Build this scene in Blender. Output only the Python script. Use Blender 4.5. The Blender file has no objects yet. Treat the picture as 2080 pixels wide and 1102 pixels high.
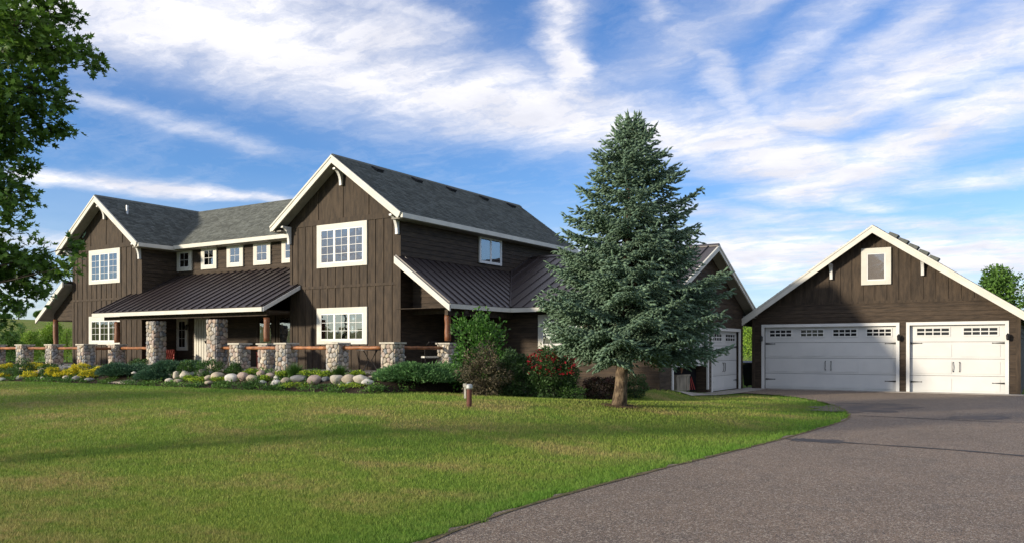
import bpy, math, random
import numpy as np
from mathutils import Vector, Matrix
rng = np.random.default_rng(7)
random.seed(7)
SC = bpy.context.scene
COL = SC.collection

# ------------------------------------------------------------------ camera
EYE = 1.6
YAW = math.radians(32.46)
FPX, HOR, CX = 1690.0, 708.0, 1040.0          # focal length, horizon row and centre column of the 2080 px photograph
FW = np.array([-math.sin(YAW), math.cos(YAW), 0.0]); RT = np.array([math.cos(YAW), math.sin(YAW), 0.0])
cam_d = bpy.data.cameras.new('camera'); cam = bpy.data.objects.new('camera', cam_d); COL.objects.link(cam)
cam.location = (0, 0, EYE); cam.rotation_euler = (math.pi / 2, 0, YAW)
cam_d.sensor_width = 36; cam_d.lens = FPX / 2080 * 36; cam_d.shift_y = (HOR - 551) / 2080
cam_d.clip_start = 0.1; cam_d.clip_end = 5000
SC.camera = cam

# ------------------------------------------------------------------ sky and sun
SUN_DIR = Vector((0.62, 1.0, -0.262)).normalized()      # the way the light travels
SUN_EL = math.asin(-SUN_DIR.z); SUN_AZ = math.atan2(-SUN_DIR.x, -SUN_DIR.y)
world = bpy.data.worlds.new('World'); SC.world = world; world.use_nodes = True
SKY_STRENGTH = 0.15
SKY_TINT = (0.30, 0.43, 0.65, 1)
CLOUD_COL = (3.55, 3.5, 3.6, 1)

def build_world():
    nt = world.node_tree; N = nt.nodes; L = nt.links; N.clear()
    def nd(t, **k):
        n = N.new(t)
        for a, b in k.items(): setattr(n, a, b)
        return n
    def mt(op, a, b=None, c=None, clamp=False):
        n = nd('ShaderNodeMath', operation=op, use_clamp=clamp)
        for i, v in enumerate((a, b, c)):
            if v is None: continue
            if isinstance(v, (int, float)): n.inputs[i].default_value = v
            else: L.new(v, n.inputs[i])
        return n.outputs[0]
    def vm(op, a, b=None, out=0):
        n = nd('ShaderNodeVectorMath', operation=op)
        for i, v in enumerate((a, b)):
            if v is None: continue
            if isinstance(v, (tuple, list)): n.inputs[i].default_value = v
            elif isinstance(v, (int, float)): n.inputs['Scale'].default_value = v
            else: L.new(v, n.inputs[i])
        return n.outputs[out]
    sky = nd('ShaderNodeTexSky', sky_type='NISHITA', sun_disc=False)
    sky.sun_elevation = SUN_EL; sky.sun_rotation = SUN_AZ
    sky.air_density = 1.0; sky.dust_density = 0.3; sky.ozone_density = 2.0
    tint = nd('ShaderNodeMix', data_type='RGBA', blend_type='MULTIPLY'); tint.inputs[0].default_value = 1
    L.new(sky.outputs[0], tint.inputs[6]); tint.inputs[7].default_value = SKY_TINT
    tc = nd('ShaderNodeTexCoord'); d = tc.outputs['Generated']
    sep = nd('ShaderNodeSeparateXYZ'); L.new(d, sep.inputs[0])
    z = mt('ADD', mt('MAXIMUM', sep.outputs[2], 0.0), 0.10)
    comb = nd('ShaderNodeCombineXYZ')
    L.new(mt('DIVIDE', sep.outputs[0], z), comb.inputs[0]); L.new(mt('DIVIDE', sep.outputs[1], z), comb.inputs[1])
    q0 = comb.outputs[0]
    def noise(vec, scale, det=6, rough=0.6, dist=0.0):
        n = nd('ShaderNodeTexNoise'); n.inputs['Scale'].default_value = scale; n.inputs['Detail'].default_value = det
        n.inputs['Roughness'].default_value = rough; n.inputs['Distortion'].default_value = dist
        L.new(vec, n.inputs['Vector']); return n
    w1 = noise(q0, 2.2, 7, 0.62)
    off = vm('SCALE', vm('SUBTRACT', w1.outputs['Color'], (0.5, 0.5, 0.5)), 0.42)
    off.node.inputs['Scale'].default_value = 0.30
    q = vm('ADD', q0, off)
    def Q(px, py):
        r = FPX * FW + (px - CX) * RT + np.array([0, 0, HOR - py]); r = r / np.linalg.norm(r)
        zz = max(r[2], 0) + 0.10
        return np.array([r[0] / zz, r[1] / zz])
    # cloud streaks: ends as seen from the lawn (columns, rows of the photograph), half widths there, density
    strokes = [
        ((150, 20), (560, 95), 95, 80, .95), ((560, 110), (860, 190), 85, 78, 1.0), ((860, 195), (1180, 245), 75, 62, .95),
        ((330, -40), (760, 90), 70, 75, .85), ((1120, -40), (1165, 200), 45, 50, 1.0), ((1180, 255), (1460, 290), 60, 50, .9),
        ((1330, -30), (1560, 330), 34, 40, .5), ((1600, -40), (1300, 150), 30, 60, .45), ((1460, 285), (1700, 365), 62, 56, 1.0),
        ((2150, 40), (1660, 240), 72, 50, .85), ((2160, 160), (1640, 390), 56, 50, .95), ((1760, -60), (1540, 200), 45, 45, .45),
        ((2000, -60), (1760, 130), 50, 50, .55), ((60, 358), (330, 385), 15, 19, .95), ((330, 385), (545, 402), 18, 9, .95),
        ((1380, 425), (1700, 452), 22, 20, .5), ((1700, 455), (2120, 462), 18, 20, .6), ((1380, 520), (2160, 530), 44, 46, 1.0),
        ((180, 205), (520, 300), 20, 18, .4), ((640, -40), (900, 50), 40, 30, .5),
        ((1880, 380), (2120, 350), 22, 26, .55), ((1700, 380), (1780, 420), 30, 30, .6), ((-200, 480), (250, 500), 28, 20, .7),
        ((1380, 560), (2160, 590), 30, 30, .6), ((60, 600), (160, 600), 50, 50, .5)]
    acc = None
    for (a, b, wa, wb, den) in strokes:
        A, B = Q(*a), Q(*b)
        la = np.linalg.norm(Q(a[0], a[1] + wa * .5) - Q(a[0], a[1] - wa * .5)); lb = np.linalg.norm(Q(b[0], b[1] + wb * .5) - Q(b[0], b[1] - wb * .5))
        # width measured across the streak
        AB = B - A; n2 = float(AB @ AB); nrm = np.array([-AB[1], AB[0]]) / math.sqrt(n2)
        def across(p, w):
            best = 0
            for s in range(12):
                t = s * math.pi / 12; v = Q(p[0] + w * math.cos(t), p[1] + w * math.sin(t)) - Q(*p); best = max(best, abs(v @ nrm))
            return best
        la, lb = across(a, wa), across(b, wb)
        pa = vm('SUBTRACT', q, (A[0], A[1], 0))
        t = mt('DIVIDE', vm('DOT_PRODUCT', pa, (AB[0], AB[1], 0), 1), n2, clamp=True)
        sc = nd('ShaderNodeVectorMath', operation='SCALE'); sc.inputs[0].default_value = (AB[0], AB[1], 0); L.new(t, sc.inputs['Scale'])
        dist = vm('LENGTH', vm('SUBTRACT', pa, sc.outputs[0]), None, 1)
        w = mt('MULTIPLY_ADD', t, lb - la, la)
        r = mt('DIVIDE', dist, w)
        g = mt('MULTIPLY', mt('EXPONENT', mt('MULTIPLY', mt('MULTIPLY', r, r), -1.1)), den)
        acc = g if acc is None else mt('MAXIMUM', acc, g)
    for (A, B, w_) in (((-1.6, .95), (1.2, 1.2), .30), ((-1.7, .1), (1.6, .5), .38), ((-2.0, -.9), (2.0, -.5), .42), ((-3.0, -2.1), (2.5, -1.8), .5), ((-5, -3.8), (5, -3.2), .8), ((2.5, 2.2), (4.5, -.5), .5)):  # cloud bands added mostly out of view, overhead and behind, for more fill light
        A, B = np.array(A), np.array(B); AB = B - A; pa = vm('SUBTRACT', q, (A[0], A[1], 0)); t = mt('DIVIDE', vm('DOT_PRODUCT', pa, (AB[0], AB[1], 0), 1), float(AB @ AB), clamp=True)
        sc = nd('ShaderNodeVectorMath', operation='SCALE'); sc.inputs[0].default_value = (AB[0], AB[1], 0); L.new(t, sc.inputs['Scale'])
        r = mt('DIVIDE', vm('LENGTH', vm('SUBTRACT', pa, sc.outputs[0]), None, 1), w_); acc = mt('MAXIMUM', acc, mt('EXPONENT', mt('MULTIPLY', mt('MULTIPLY', r, r), -1.1)))
    # streaky detail, stretched along the wind
    mp = nd('ShaderNodeMapping'); mp.inputs['Rotation'].default_value = (0, 0, math.radians(-20)); mp.inputs['Scale'].default_value = (1.0, 3.2, 1)
    L.new(q, mp.inputs['Vector'])
    n1 = noise(mp.outputs[0], 2.2, 10, 0.70, 0.6); n2_ = noise(q, 5.0, 10, 0.68)
    mp2 = nd('ShaderNodeMapping'); mp2.inputs['Rotation'].default_value = (0, 0, math.radians(48)); mp2.inputs['Scale'].default_value = (0.8, 4.5, 1)
    L.new(q, mp2.inputs['Vector']); n3 = noise(mp2.outputs[0], 2.0, 9, 0.65, 0.4)
    tex = mt('ADD', mt('MULTIPLY', n1.outputs[0], 0.28), mt('ADD', mt('MULTIPLY', n2_.outputs[0], 0.45), mt('MULTIPLY', n3.outputs[0], 0.27)))
    thin = mt('MULTIPLY', mt('SUBTRACT', tex, 0.47), 1.7, clamp=True)
    body = mt('MULTIPLY', acc, mt('ADD', mt('MULTIPLY', mt('SUBTRACT', tex, 0.5), 3.9), 1.02), clamp=True)
    cov = mt('ADD', mt('MULTIPLY', body, 1.0), mt('MULTIPLY', thin, 0.55), clamp=True)
    low = mt('MULTIPLY', mt('SUBTRACT', 0.20, sep.outputs[2]), 2.4, clamp=True)       # veil near the horizon
    cov = mt('MAXIMUM', cov, low)
    above = mt('GREATER_THAN', sep.outputs[2], -0.02)
    cov = mt('MULTIPLY', cov, above)
    # soft grey in the thick cloud
    shade = noise(q, 2.6, 5, 0.55)
    ccol = nd('ShaderNodeMix', data_type='RGBA'); L.new(mt('MULTIPLY', mt('SUBTRACT', shade.outputs[0], 0.35), 2.6, clamp=True), ccol.inputs[0])
    ccol.inputs[6].default_value = (2.5, 2.55, 2.85, 1); ccol.inputs[7].default_value = CLOUD_COL
    mix = nd('ShaderNodeMix', data_type='RGBA'); L.new(cov, mix.inputs[0]); L.new(tint.outputs[2], mix.inputs[6]); L.new(ccol.outputs[2], mix.inputs[7])
    bg = nd('ShaderNodeBackground'); bg.inputs[1].default_value = SKY_STRENGTH; L.new(mix.outputs[2], bg.inputs[0])
    out = nd('ShaderNodeOutputWorld'); L.new(bg.outputs[0], out.inputs[0])
build_world()
sun_d = bpy.data.lights.new('sun', 'SUN'); sun_d.energy = 2.6; sun_d.angle = math.radians(4.0); sun_d.color = (1.0, 0.87, 0.68)
sun = bpy.data.objects.new('sun', sun_d); COL.objects.link(sun); sun.rotation_euler = SUN_DIR.to_track_quat('-Z', 'Y').to_euler()
SC.view_settings.view_transform = 'Standard'; SC.view_settings.look = 'None'; SC.view_settings.gamma = 1
SC.view_settings.use_curve_mapping = False; SC.view_settings.exposure = 1.13
SC.render.engine = 'CYCLES'
SC.cycles.max_bounces = 6; SC.cycles.transparent_max_bounces = 8; SC.cycles.use_denoising = True

# ------------------------------------------------------------------ materials
def mat(name, col, rough=0.8, spec=0.3, noise=None, col2=None, rand=0.0, bump=0.0, bscale=40, stretch=(1, 1, 1), metal=0.0, island=False, trans=0.0, ramp=None, lo=.35, hi=.65):
    m = bpy.data.materials.new(name); m.use_nodes = True; nt = m.node_tree; N = nt.nodes; L = nt.links
    b = N['Principled BSDF']; b.inputs['Roughness'].default_value = rough; b.inputs['Specular IOR Level'].default_value = spec; b.inputs['Metallic'].default_value = metal
    geo = N.new('ShaderNodeNewGeometry'); mp = N.new('ShaderNodeMapping'); mp.inputs['Scale'].default_value = stretch
    L.new(geo.outputs['Position'], mp.inputs['Vector'])
    if ramp:
        src = N.new('ShaderNodeObjectInfo').outputs['Random'] if not island else geo.outputs['Random Per Island']
        cr = N.new('ShaderNodeValToRGB'); cr.color_ramp.interpolation = 'CONSTANT'
        els = cr.color_ramp.elements
        while len(els) < len(ramp): els.new(0.5)
        for i, c in enumerate(ramp): els[i].position = i / len(ramp); els[i].color = (*c, 1)
        L.new(src, cr.inputs[0]); colout = cr.outputs[0]
    else:
        rgb = N.new('ShaderNodeRGB'); rgb.outputs[0].default_value = (*col, 1); colout = rgb.outputs[0]
    if noise:
        nz = N.new('ShaderNodeTexNoise'); nz.inputs['Scale'].default_value = noise; nz.inputs['Detail'].default_value = 6; L.new(mp.outputs[0], nz.inputs['Vector'])
        mr = N.new('ShaderNodeMapRange'); mr.inputs[1].default_value = lo; mr.inputs[2].default_value = hi; L.new(nz.outputs[0], mr.inputs[0])
        mx = N.new('ShaderNodeMix'); mx.data_type = 'RGBA'
        if ramp:
            mx.blend_type = 'MULTIPLY'; mx.inputs[7].default_value = (*(col2 or (.6, .6, .6)), 1)
        else: mx.inputs[7].default_value = (*(col2 or tuple(c * .6 for c in col)), 1)
        L.new(mr.outputs[0], mx.inputs[0]); L.new(colout, mx.inputs[6]); colout = mx.outputs[2]
    if rand:
        src = geo.outputs['Random Per Island'] if island else N.new('ShaderNodeObjectInfo').outputs['Random']
        mr = N.new('ShaderNodeMapRange'); mr.inputs[3].default_value = 1 - rand; mr.inputs[4].default_value = 1 + rand; L.new(src, mr.inputs[0])
        hs = N.new('ShaderNodeHueSaturation'); L.new(mr.outputs[0], hs.inputs['Value']); L.new(colout, hs.inputs['Color']); colout = hs.outputs[0]
    L.new(colout, b.inputs['Base Color'])
    if bump:
        bn = N.new('ShaderNodeTexNoise'); bn.inputs['Scale'].default_value = bscale; bn.inputs['Detail'].default_value = 5; L.new(mp.outputs[0], bn.inputs['Vector'])
        bp = N.new('ShaderNodeBump'); bp.inputs['Strength'].default_value = bump; bp.inputs['Distance'].default_value = 0.02
        L.new(bn.outputs[0], bp.inputs['Height']); L.new(bp.outputs[0], b.inputs['Normal'])
    if trans:
        tr = N.new('ShaderNodeBsdfTranslucent'); ms = N.new('ShaderNodeMixShader'); ms.inputs[0].default_value = trans
        L.new(colout, tr.inputs[0]); L.new(b.outputs[0], ms.inputs[1]); L.new(tr.outputs[0], ms.inputs[2]); L.new(ms.outputs[0], N['Material Output'].inputs[0])
    return m
M = {}
M['stain'] = mat('brown_stained_wood', (.064, .046, .031), .75, .25, 3.0, (.034, .025, .018), rand=.10, bump=.35, bscale=18, stretch=(4, 4, .8))
M['lap'] = mat('brown_lap_siding', (.066, .047, .032), .75, .25, 3.0, (.034, .025, .018), rand=.16, bump=.35, bscale=20, stretch=(.8, .8, 6))
M['trim'] = mat('cream_painted_trim', (.60, .585, .52), .55, .4, 2.2, (.52, .505, .45), rand=.03, bump=.08)
M['white'] = mat('white_vinyl', (.66, .66, .64), .4, .5, 2.0, (.60, .60, .58), rand=.02)
M['door'] = mat('white_garage_door', (.60, .60, .585), .45, .4, 1.3, (.55, .555, .545), rand=.01, bump=.05, bscale=60)
M['soffit'] = mat('soffit_paint', (.30, .28, .24), .7, .2, 4, (.25, .23, .20))
M['shingle'] = mat('asphalt_shingle', (.115, .125, .118), .92, .2, 9, (.092, .100, .092), rand=.28, island=True, bump=.5, bscale=90)
M['rooffelt'] = mat('roof_edge', (.035, .037, .04), .9, .2, 5)
M['metal'] = mat('dark_bronze_metal_roof', (.036, .027, .026), .42, .5, 1.2, (.036, .028, .029), rand=.12)
M['log'] = mat('varnished_log', (.34, .135, .045), .5, .4, 6, (.17, .065, .025), rand=.12, bump=.5, bscale=14, stretch=(1, 1, 1))
M['post'] = mat('upright_log', (.22, .085, .035), .5, .4, 5, (.12, .045, .02), rand=.12, bump=.5, bscale=16, stretch=(3, 3, .5))
M['stone'] = mat('fieldstone', (.3, .3, .3), .85, .25, 9, (.66, .62, .58), rand=.10, bump=.5, bscale=45,
                 ramp=[(.46, .42, .35), (.54, .48, .38), (.38, .37, .35), (.48, .38, .31), (.25, .27, .29), (.60, .55, .46), (.40, .33, .29), (.32, .315, .30), (.52, .47, .41), (.42, .41, .39)])
M['boulder'] = mat('boulder_granite', (.3, .3, .3), .85, .25, 5, (.62, .60, .56), rand=.05, bump=.6, bscale=30,
                   ramp=[(.52, .47, .39), (.46, .40, .32), (.33, .31, .28), (.50, .42, .35), (.58, .54, .46), (.26, .26, .25)])
M['mortar'] = mat('mortar', (.12, .11, .095), .95, .1, 20, (.10, .09, .08), bump=.6, bscale=60)
M['cap'] = mat('limestone_cap', (.52, .49, .42), .8, .3, 8, (.40, .37, .31), rand=.06, bump=.3)
M['concrete'] = mat('concrete', (.36, .34, .31), .85, .2, 3, (.27, .25, .23), bump=.3, bscale=50)
M['iron'] = mat('black_iron', (.012, .012, .013), .45, .5)
M['wire'] = mat('dark_wire', (.02, .018, .017), .5, .5)
M['bark'] = mat('bark', (.20, .15, .10), .95, .1, 9, (.075, .055, .04), bump=1.0, bscale=26, stretch=(1.4, 1.4, .7), lo=.4, hi=.6)
M['darkbark'] = mat('dark_bark', (.06, .05, .04), .95, .1, 9, (.03, .025, .02), bump=.8)
M['needle'] = mat('blue_spruce_needles', (.160, .248, .162), .6, .3, 1.6, (.108, .176, .114), rand=.32, island=True, trans=.12)
M['juniper'] = mat('juniper_foliage', (.120, .250, .080), .65, .3, 3, (.075, .17, .058), rand=.4, island=True, trans=.15)
M['juniperblue'] = mat('blue_juniper_foliage', (.070, .155, .080), .65, .3, 3, (.048, .11, .06), rand=.4, island=True, trans=.15)
M['maple'] = mat('maple_leaves', (.110, .205, .030), .5, .4, 1.2, (.060, .130, .024), rand=.45, island=True, trans=.42)
M['leaf'] = mat('shrub_leaves', (.060, .135, .024), .5, .4, 2, (.035, .090, .018), rand=.4, island=True, trans=.25)
M['leaflight'] = mat('light_green_leaves', (.135, .24, .035), .55, .3, 2, (.09, .18, .03), rand=.35, island=True, trans=.3)
M['leaflight2'] = mat('bright_shrub_leaves', (.075, .19, .028), .5, .3, 2, (.05, .13, .022), rand=.4, island=True, trans=.3)
M['coverleaf'] = mat('ground_cover_leaves', (.115, .225, .035), .55, .3, .9, (.055, .125, .025), rand=.45, island=True, trans=.25)
M['leafmid'] = mat('rose_leaves', (.050, .105, .028), .55, .3, 2, (.032, .070, .020), rand=.4, island=True, trans=.2)
M['leafdark'] = mat('dark_shrub_leaves', (.048, .105, .028), .55, .3, 2, (.028, .062, .020), rand=.4, island=True, trans=.15)
M['leafbrown'] = mat('brown_purple_leaves', (.105, .085, .050), .6, .3, 2, (.060, .058, .032), rand=.4, island=True, trans=.15)
M['leafred'] = mat('barberry_leaves', (.085, .024, .022), .6, .3, 4, (.045, .050, .025), rand=.4, island=True, trans=.15)
M['flowyellow'] = mat('yellow_blossom', (.75, .62, .03), .6, .2, 5, (.45, .42, .03), rand=.2, island=True, trans=.2)
M['flowlime'] = mat('lime_blossom', (.42, .54, .04), .6, .2, 5, (.22, .33, .03), rand=.25, island=True, trans=.2)
M['flowred'] = mat('red_blossom', (.26, .010, .018), .6, .2, 5, (.16, .006, .012), rand=.3, island=True, trans=.2)
M['fargreen'] = mat('far_tree_leaves', (.105, .20, .038), .6, .2, .7, (.065, .14, .028), rand=.4, island=True, trans=.25)
M['farlight'] = mat('far_bush_leaves', (.26, .40, .055), .6, .2, .7, (.17, .29, .04), rand=.35, island=True, trans=.3)
M['ferndark'] = mat('grass_clump', (.07, .16, .03), .5, .3, 3, (.05, .11, .02), rand=.4, island=True, trans=.25)
M['mulch'] = mat('bark_mulch', (.060, .045, .032), .95, .1, 25, (.03, .022, .016), bump=1.0, bscale=60)
M['red'] = mat('red_paint', (.35, .03, .02), .5, .4)
M['cushion'] = mat('white_cushion', (.65, .63, .58), .85, .2)
M['curtain'] = mat('curtain_cloth', (.50, .42, .22), .9, .1, 6, (.36, .30, .15), stretch=(8, 8, .3))
M['room'] = mat('unlit_room_shade', (.012, .012, .013), .9, .1)  # near-black colour stands in for the shade of rooms behind openings
M['skyblind'] = mat('blind_and_sky_reflection', (.42, .38, .36), .9, .1, 1, (.36, .33, .32))  # pale blind tone, also painted in for sky reflected in the panes
M['rust'] = mat('rusty_pipe', (.13, .05, .035), .7, .3, 8, (.07, .03, .02))
M['bin'] = mat('dark_plastic', (.015, .017, .022), .45, .4)
M['tanbox'] = mat('tan_plastic', (.30, .26, .20), .6, .3, 3)
M['terracotta'] = mat('terracotta', (.36, .17, .09), .8, .2, 6)
M['pipe'] = mat('galvanised_pipe', (.55, .56, .56), .4, .5, 4, metal=.4)
M['paving'] = mat('path_stone', (.52, .44, .36), .85, .2, 4, (.44, .37, .30), bump=.3)
M['floor'] = mat('porch_floor', (.30, .27, .23), .8, .2, 2)

def glass_mat(name, gloss, tint):
    m = bpy.data.materials.new(name); m.use_nodes = True; nt = m.node_tree; N = nt.nodes; L = nt.links
    N.remove(N['Principled BSDF']); o = N['Material Output']
    tr = N.new('ShaderNodeBsdfTransparent'); tr.inputs[0].default_value = (*tint, 1)
    gl = N.new('ShaderNodeBsdfGlossy'); gl.inputs['Roughness'].default_value = 0.015; gl.inputs[0].default_value = (.9, .92, .95, 1)
    fr = N.new('ShaderNodeFresnel'); fr.inputs[0].default_value = 1.5
    ad = N.new('ShaderNodeMath'); ad.operation = 'ADD'; ad.inputs[1].default_value = gloss; L.new(fr.outputs[0], ad.inputs[0])
    g = N.new('ShaderNodeNewGeometry'); nz = N.new('ShaderNodeTexNoise'); nz.inputs['Scale'].default_value = 2.2; L.new(g.outputs['Position'], nz.inputs['Vector'])
    bp = N.new('ShaderNodeBump'); bp.inputs['Strength'].default_value = .10; bp.inputs['Distance'].default_value = .03; L.new(nz.outputs[0], bp.inputs['Height']); L.new(bp.outputs[0], gl.inputs['Normal'])
    mx = N.new('ShaderNodeMixShader'); L.new(ad.outputs[0], mx.inputs[0]); L.new(tr.outputs[0], mx.inputs[1]); L.new(gl.outputs[0], mx.inputs[2]); L.new(mx.outputs[0], o.inputs[0])
    return m
M['glass'] = glass_mat('window_glass', .20, (.75, .78, .8)); M['frosted'] = glass_mat('frosted_glass', .03, (.8, .8, .8))

# ------------------------------------------------------------------ helpers
class Frame:
    def __init__(s, o, u, v, n): s.o, s.u, s.v, s.n = (np.array(a, float) for a in (o, u, v, n))
    def p(s, a, b, c=0.0): return tuple(s.o + a * s.u + b * s.v + c * s.n)
def front(y): return Frame((0, y, 0), (1, 0, 0), (0, 0, 1), (0, -1, 0))      # walls that face the lawn
def side(x): return Frame((x, 0, 0), (0, 1, 0), (0, 0, 1), (1, 0, 0))        # walls that face the driveway
class MB:
    def __init__(s): s.v, s.f = [], []
    def box(s, F, u0, u1, v0, v1, n0, n1):
        b = len(s.v)
        for n in (n0, n1):
            for (a, c) in ((u0, v0), (u1, v0), (u1, v1), (u0, v1)): s.v.append(F.p(a, c, n))
        for q in ((0, 1, 2, 3), (7, 6, 5, 4), (0, 4, 5, 1), (1, 5, 6, 2), (2, 6, 7, 3), (3, 7, 4, 0)): s.f.append(tuple(b + i for i in q))
        return s
    def prism(s, F, poly, n0, n1, n1b=None):
        """poly in (u, v); n1 may be a function of (u, v)"""
        b = len(s.v); k = len(poly)
        f = n1 if callable(n1) else (lambda u, v: n1)
        for (a, c) in poly: s.v.append(F.p(a, c, n0))
        for (a, c) in poly: s.v.append(F.p(a, c, f(a, c)))
        s.f.append(tuple(range(b, b + k))); s.f.append(tuple(reversed(range(b + k, b + 2 * k))))
        for i in range(k): j = (i + 1) % k; s.f.append((b + i, b + k + i, b + k + j, b + j))
        return s
    def tube(s, pts, rad, sides=8, cap=True):
        pts = [np.array(p, float) for p in pts]; n = len(pts); rad = rad if hasattr(rad, '__len__') else [rad] * n
        b = len(s.v)
        for i, p in enumerate(pts):
            t = pts[min(i + 1, n - 1)] - pts[max(i - 1, 0)]; t /= (np.linalg.norm(t) + 1e-9)
            a = np.cross(t, (0, 0, 1) if abs(t[2]) < .9 else (1, 0, 0)); a /= np.linalg.norm(a); c = np.cross(t, a)
            for k in range(sides):
                w = 2 * math.pi * k / sides; s.v.append(tuple(p + rad[i] * (math.cos(w) * a + math.sin(w) * c)))
        for i in range(n - 1):
            for k in range(sides):
                k2 = (k + 1) % sides; s.f.append((b + i * sides + k, b + i * sides + k2, b + (i + 1) * sides + k2, b + (i + 1) * sides + k))
        if cap: s.f.append(tuple(b + k for k in reversed(range(sides)))); s.f.append(tuple(b + (n - 1) * sides + k for k in range(sides)))
        return s
    def build(s, name, m, parent=None, smooth=False):
        me = bpy.data.meshes.new(name); me.from_pydata(s.v, [], s.f); me.update()
        import bmesh
        bm = bmesh.new(); bm.from_mesh(me); bmesh.ops.recalc_face_normals(bm, faces=bm.faces); bm.to_mesh(me); bm.free()
        me.materials.append(m)
        if smooth: me.polygons.foreach_set('use_smooth', [True] * len(me.polygons))
        o = bpy.data.objects.new(name, me); return adopt(o, parent)
def adopt(o, parent):
    COL.objects.link(o)
    if parent is not None:
        o.parent = parent
        if parent.type == 'EMPTY': o.matrix_parent_inverse = (Matrix.Translation(parent.location) @ Matrix.Rotation(parent.rotation_euler.z, 4, 'Z')).inverted()
    return o
def tag(o, label=None, cat=None, group=None, kind=None):
    if label: o['label'] = label
    if cat: o['category'] = cat
    if group: o['group'] = group
    if kind: o['kind'] = kind
    return o
def thing(name, label, cat, loc, group=None):
    o = bpy.data.objects.new(name, None); o.empty_display_size = .3; COL.objects.link(o); o.location = loc
    return tag(o, label, cat, group)
def npmesh(name, V, F, m, parent=None, smooth=False):
    """V (n,3), F (k,3) or (k,4) arrays"""
    me = bpy.data.meshes.new(name); V = np.asarray(V, np.float32); F = np.asarray(F, np.int32); k = F.shape[1]
    me.vertices.add(len(V)); me.vertices.foreach_set('co', V.ravel()); me.loops.add(F.size); me.loops.foreach_set('vertex_index', F.ravel())
    me.polygons.add(len(F)); me.polygons.foreach_set('loop_start', np.arange(0, F.size, k, dtype=np.int32)); me.polygons.foreach_set('loop_total', np.full(len(F), k, np.int32))
    me.update(calc_edges=True); me.materials.append(m)
    if smooth: me.polygons.foreach_set('use_smooth', np.ones(len(F), bool))
    return adopt(bpy.data.objects.new(name, me), parent)
def clip(poly, a, b, c):
    """keep a*u + b*v <= c"""
    out = []; n = len(poly)
    for i in range(n):
        p, q = poly[i], poly[(i + 1) % n]; dp, dq = a * p[0] + b * p[1] - c, a * q[0] + b * q[1] - c
        if dp <= 0: out.append(p)
        if dp * dq < 0: t = dp / (dp - dq); out.append((p[0] + t * (q[0] - p[0]), p[1] + t * (q[1] - p[1])))
    return out
def area(poly): return .5 * abs(sum(poly[i][0] * poly[(i + 1) % len(poly)][1] - poly[(i + 1) % len(poly)][0] * poly[i][1] for i in range(len(poly)))) if len(poly) > 2 else 0

# ------------------------------------------------------------------ terrain
def smooth_line(P, it=2):
    P = [np.array(p, float) for p in P]
    for _ in range(it):
        Q_ = [P[0]]
        for a, b in zip(P[:-1], P[1:]): Q_ += [a * .75 + b * .25, a * .25 + b * .75]
        P = Q_ + [P[-1]]
    return P
EDGE = np.array([(-10.6, 24.0), (-9.85, 25.5), (-9.75, 28.4), (-9.33, 30.07), (-8.3, 29.7), (-7.32, 29.08), (-6.1, 27.4), (-5.03, 24.91), (-4.2, 22.6), (-3.84, 20.95), (-3.68, 19.6), (-3.73, 18.44), (-3.8, 17.0), (-3.86, 15.35),
                 (-4.0, 13.6), (-4.14, 12.14), (-4.37, 9.22), (-4.47, 7.11), (-4.33, 5.38), (-3.9, 2.5), (-3.0, -1), (-1.5, -6)])
EDGE = np.array(smooth_line(EDGE, 2))
DRIVE = np.vstack([EDGE, [(9, -6), (12, 20), (12, 33.2), (-10.1, 33.2), (-10.1, 24.0)]])
def inside(P, poly):
    x, y = P[:, 0], P[:, 1]; r = np.zeros(len(P), bool); n = len(poly)
    for i in range(n):
        (x0, y0), (x1, y1) = poly[i], poly[(i + 1) % n]
        if y0 == y1: continue
        c = ((y0 > y) != (y1 > y)) & (x < (x1 - x0) * (y - y0) / (y1 - y0) + x0); r ^= c
    return r
def edge_dist(P):
    d = np.full(len(P), 1e9)
    for i in range(len(EDGE) - 1):
        a, b = EDGE[i], EDGE[i + 1]; ab = b - a; t = np.clip(((P - a) @ ab) / (ab @ ab), 0, 1); d = np.minimum(d, np.linalg.norm(P - (a + t[:, None] * ab), axis=1))
    return d
def sm(t): t = np.clip(t, 0, 1); return t * t * (3 - 2 * t)
def BEDY(x):      # front line of the planting beds
    return np.interp(x, [-60, -40, -15.2, -14.2, -12.5, -10.4, -10.05, -5], [16.2, 16.2, 16.4, 18.6, 21.2, 22.9, 40, 40])
def G(P):
    P = np.atleast_2d(np.asarray(P, float))[:, :2]; x, y = P[:, 0], P[:, 1]
    ins = inside(P, DRIVE); d = np.where(ins, 0, edge_dist(P)); left = sm((-x - 1.5) / 3)
    z = .42 * sm(d / 8) * sm((y - 5) / 9) * left
    z = z * (1 - sm((x + 11.8) / .8) * sm((y - 29.2) / .8)) * np.where(x > -1, 0, 1)
    bump = .33 * np.exp(-((x + 10.6) ** 2 + (y - 24.0) ** 2) / 9.0) * sm((-x - 8.4) / 1.5); z = np.maximum(z, bump)
    b = sm((y - BEDY(x)) / 1.5) * sm((-x - 12.5) / 2.5); z = z + (.86 - z) * b * np.where(y < 40, 1, sm((46 - y) / 6))
    far = sm((np.hypot(x, y) - 70) / 160); z = z + far * 10.5 * sm((-x - 20) / 60) * (0.75 + .25 * np.sin(x * .02 + 1))
    return z
def g(x, y): return float(G([(x, y)])[0])
def at(px, py, lift=0.0):
    """ground point under a place of the photograph"""
    r = FPX * FW + (px - CX) * RT; dz = HOR - py; t = np.arange(2, 60, .03) / FPX; P = r[None, :2] * t[:, None]
    h = EYE + dz * t; gz = G(P) + lift; k = np.nonzero(h <= gz)[0]; k = k[0] if len(k) else int((35 - 2) / .03)
    return np.array([P[k, 0], P[k, 1], gz[k]])
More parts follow.
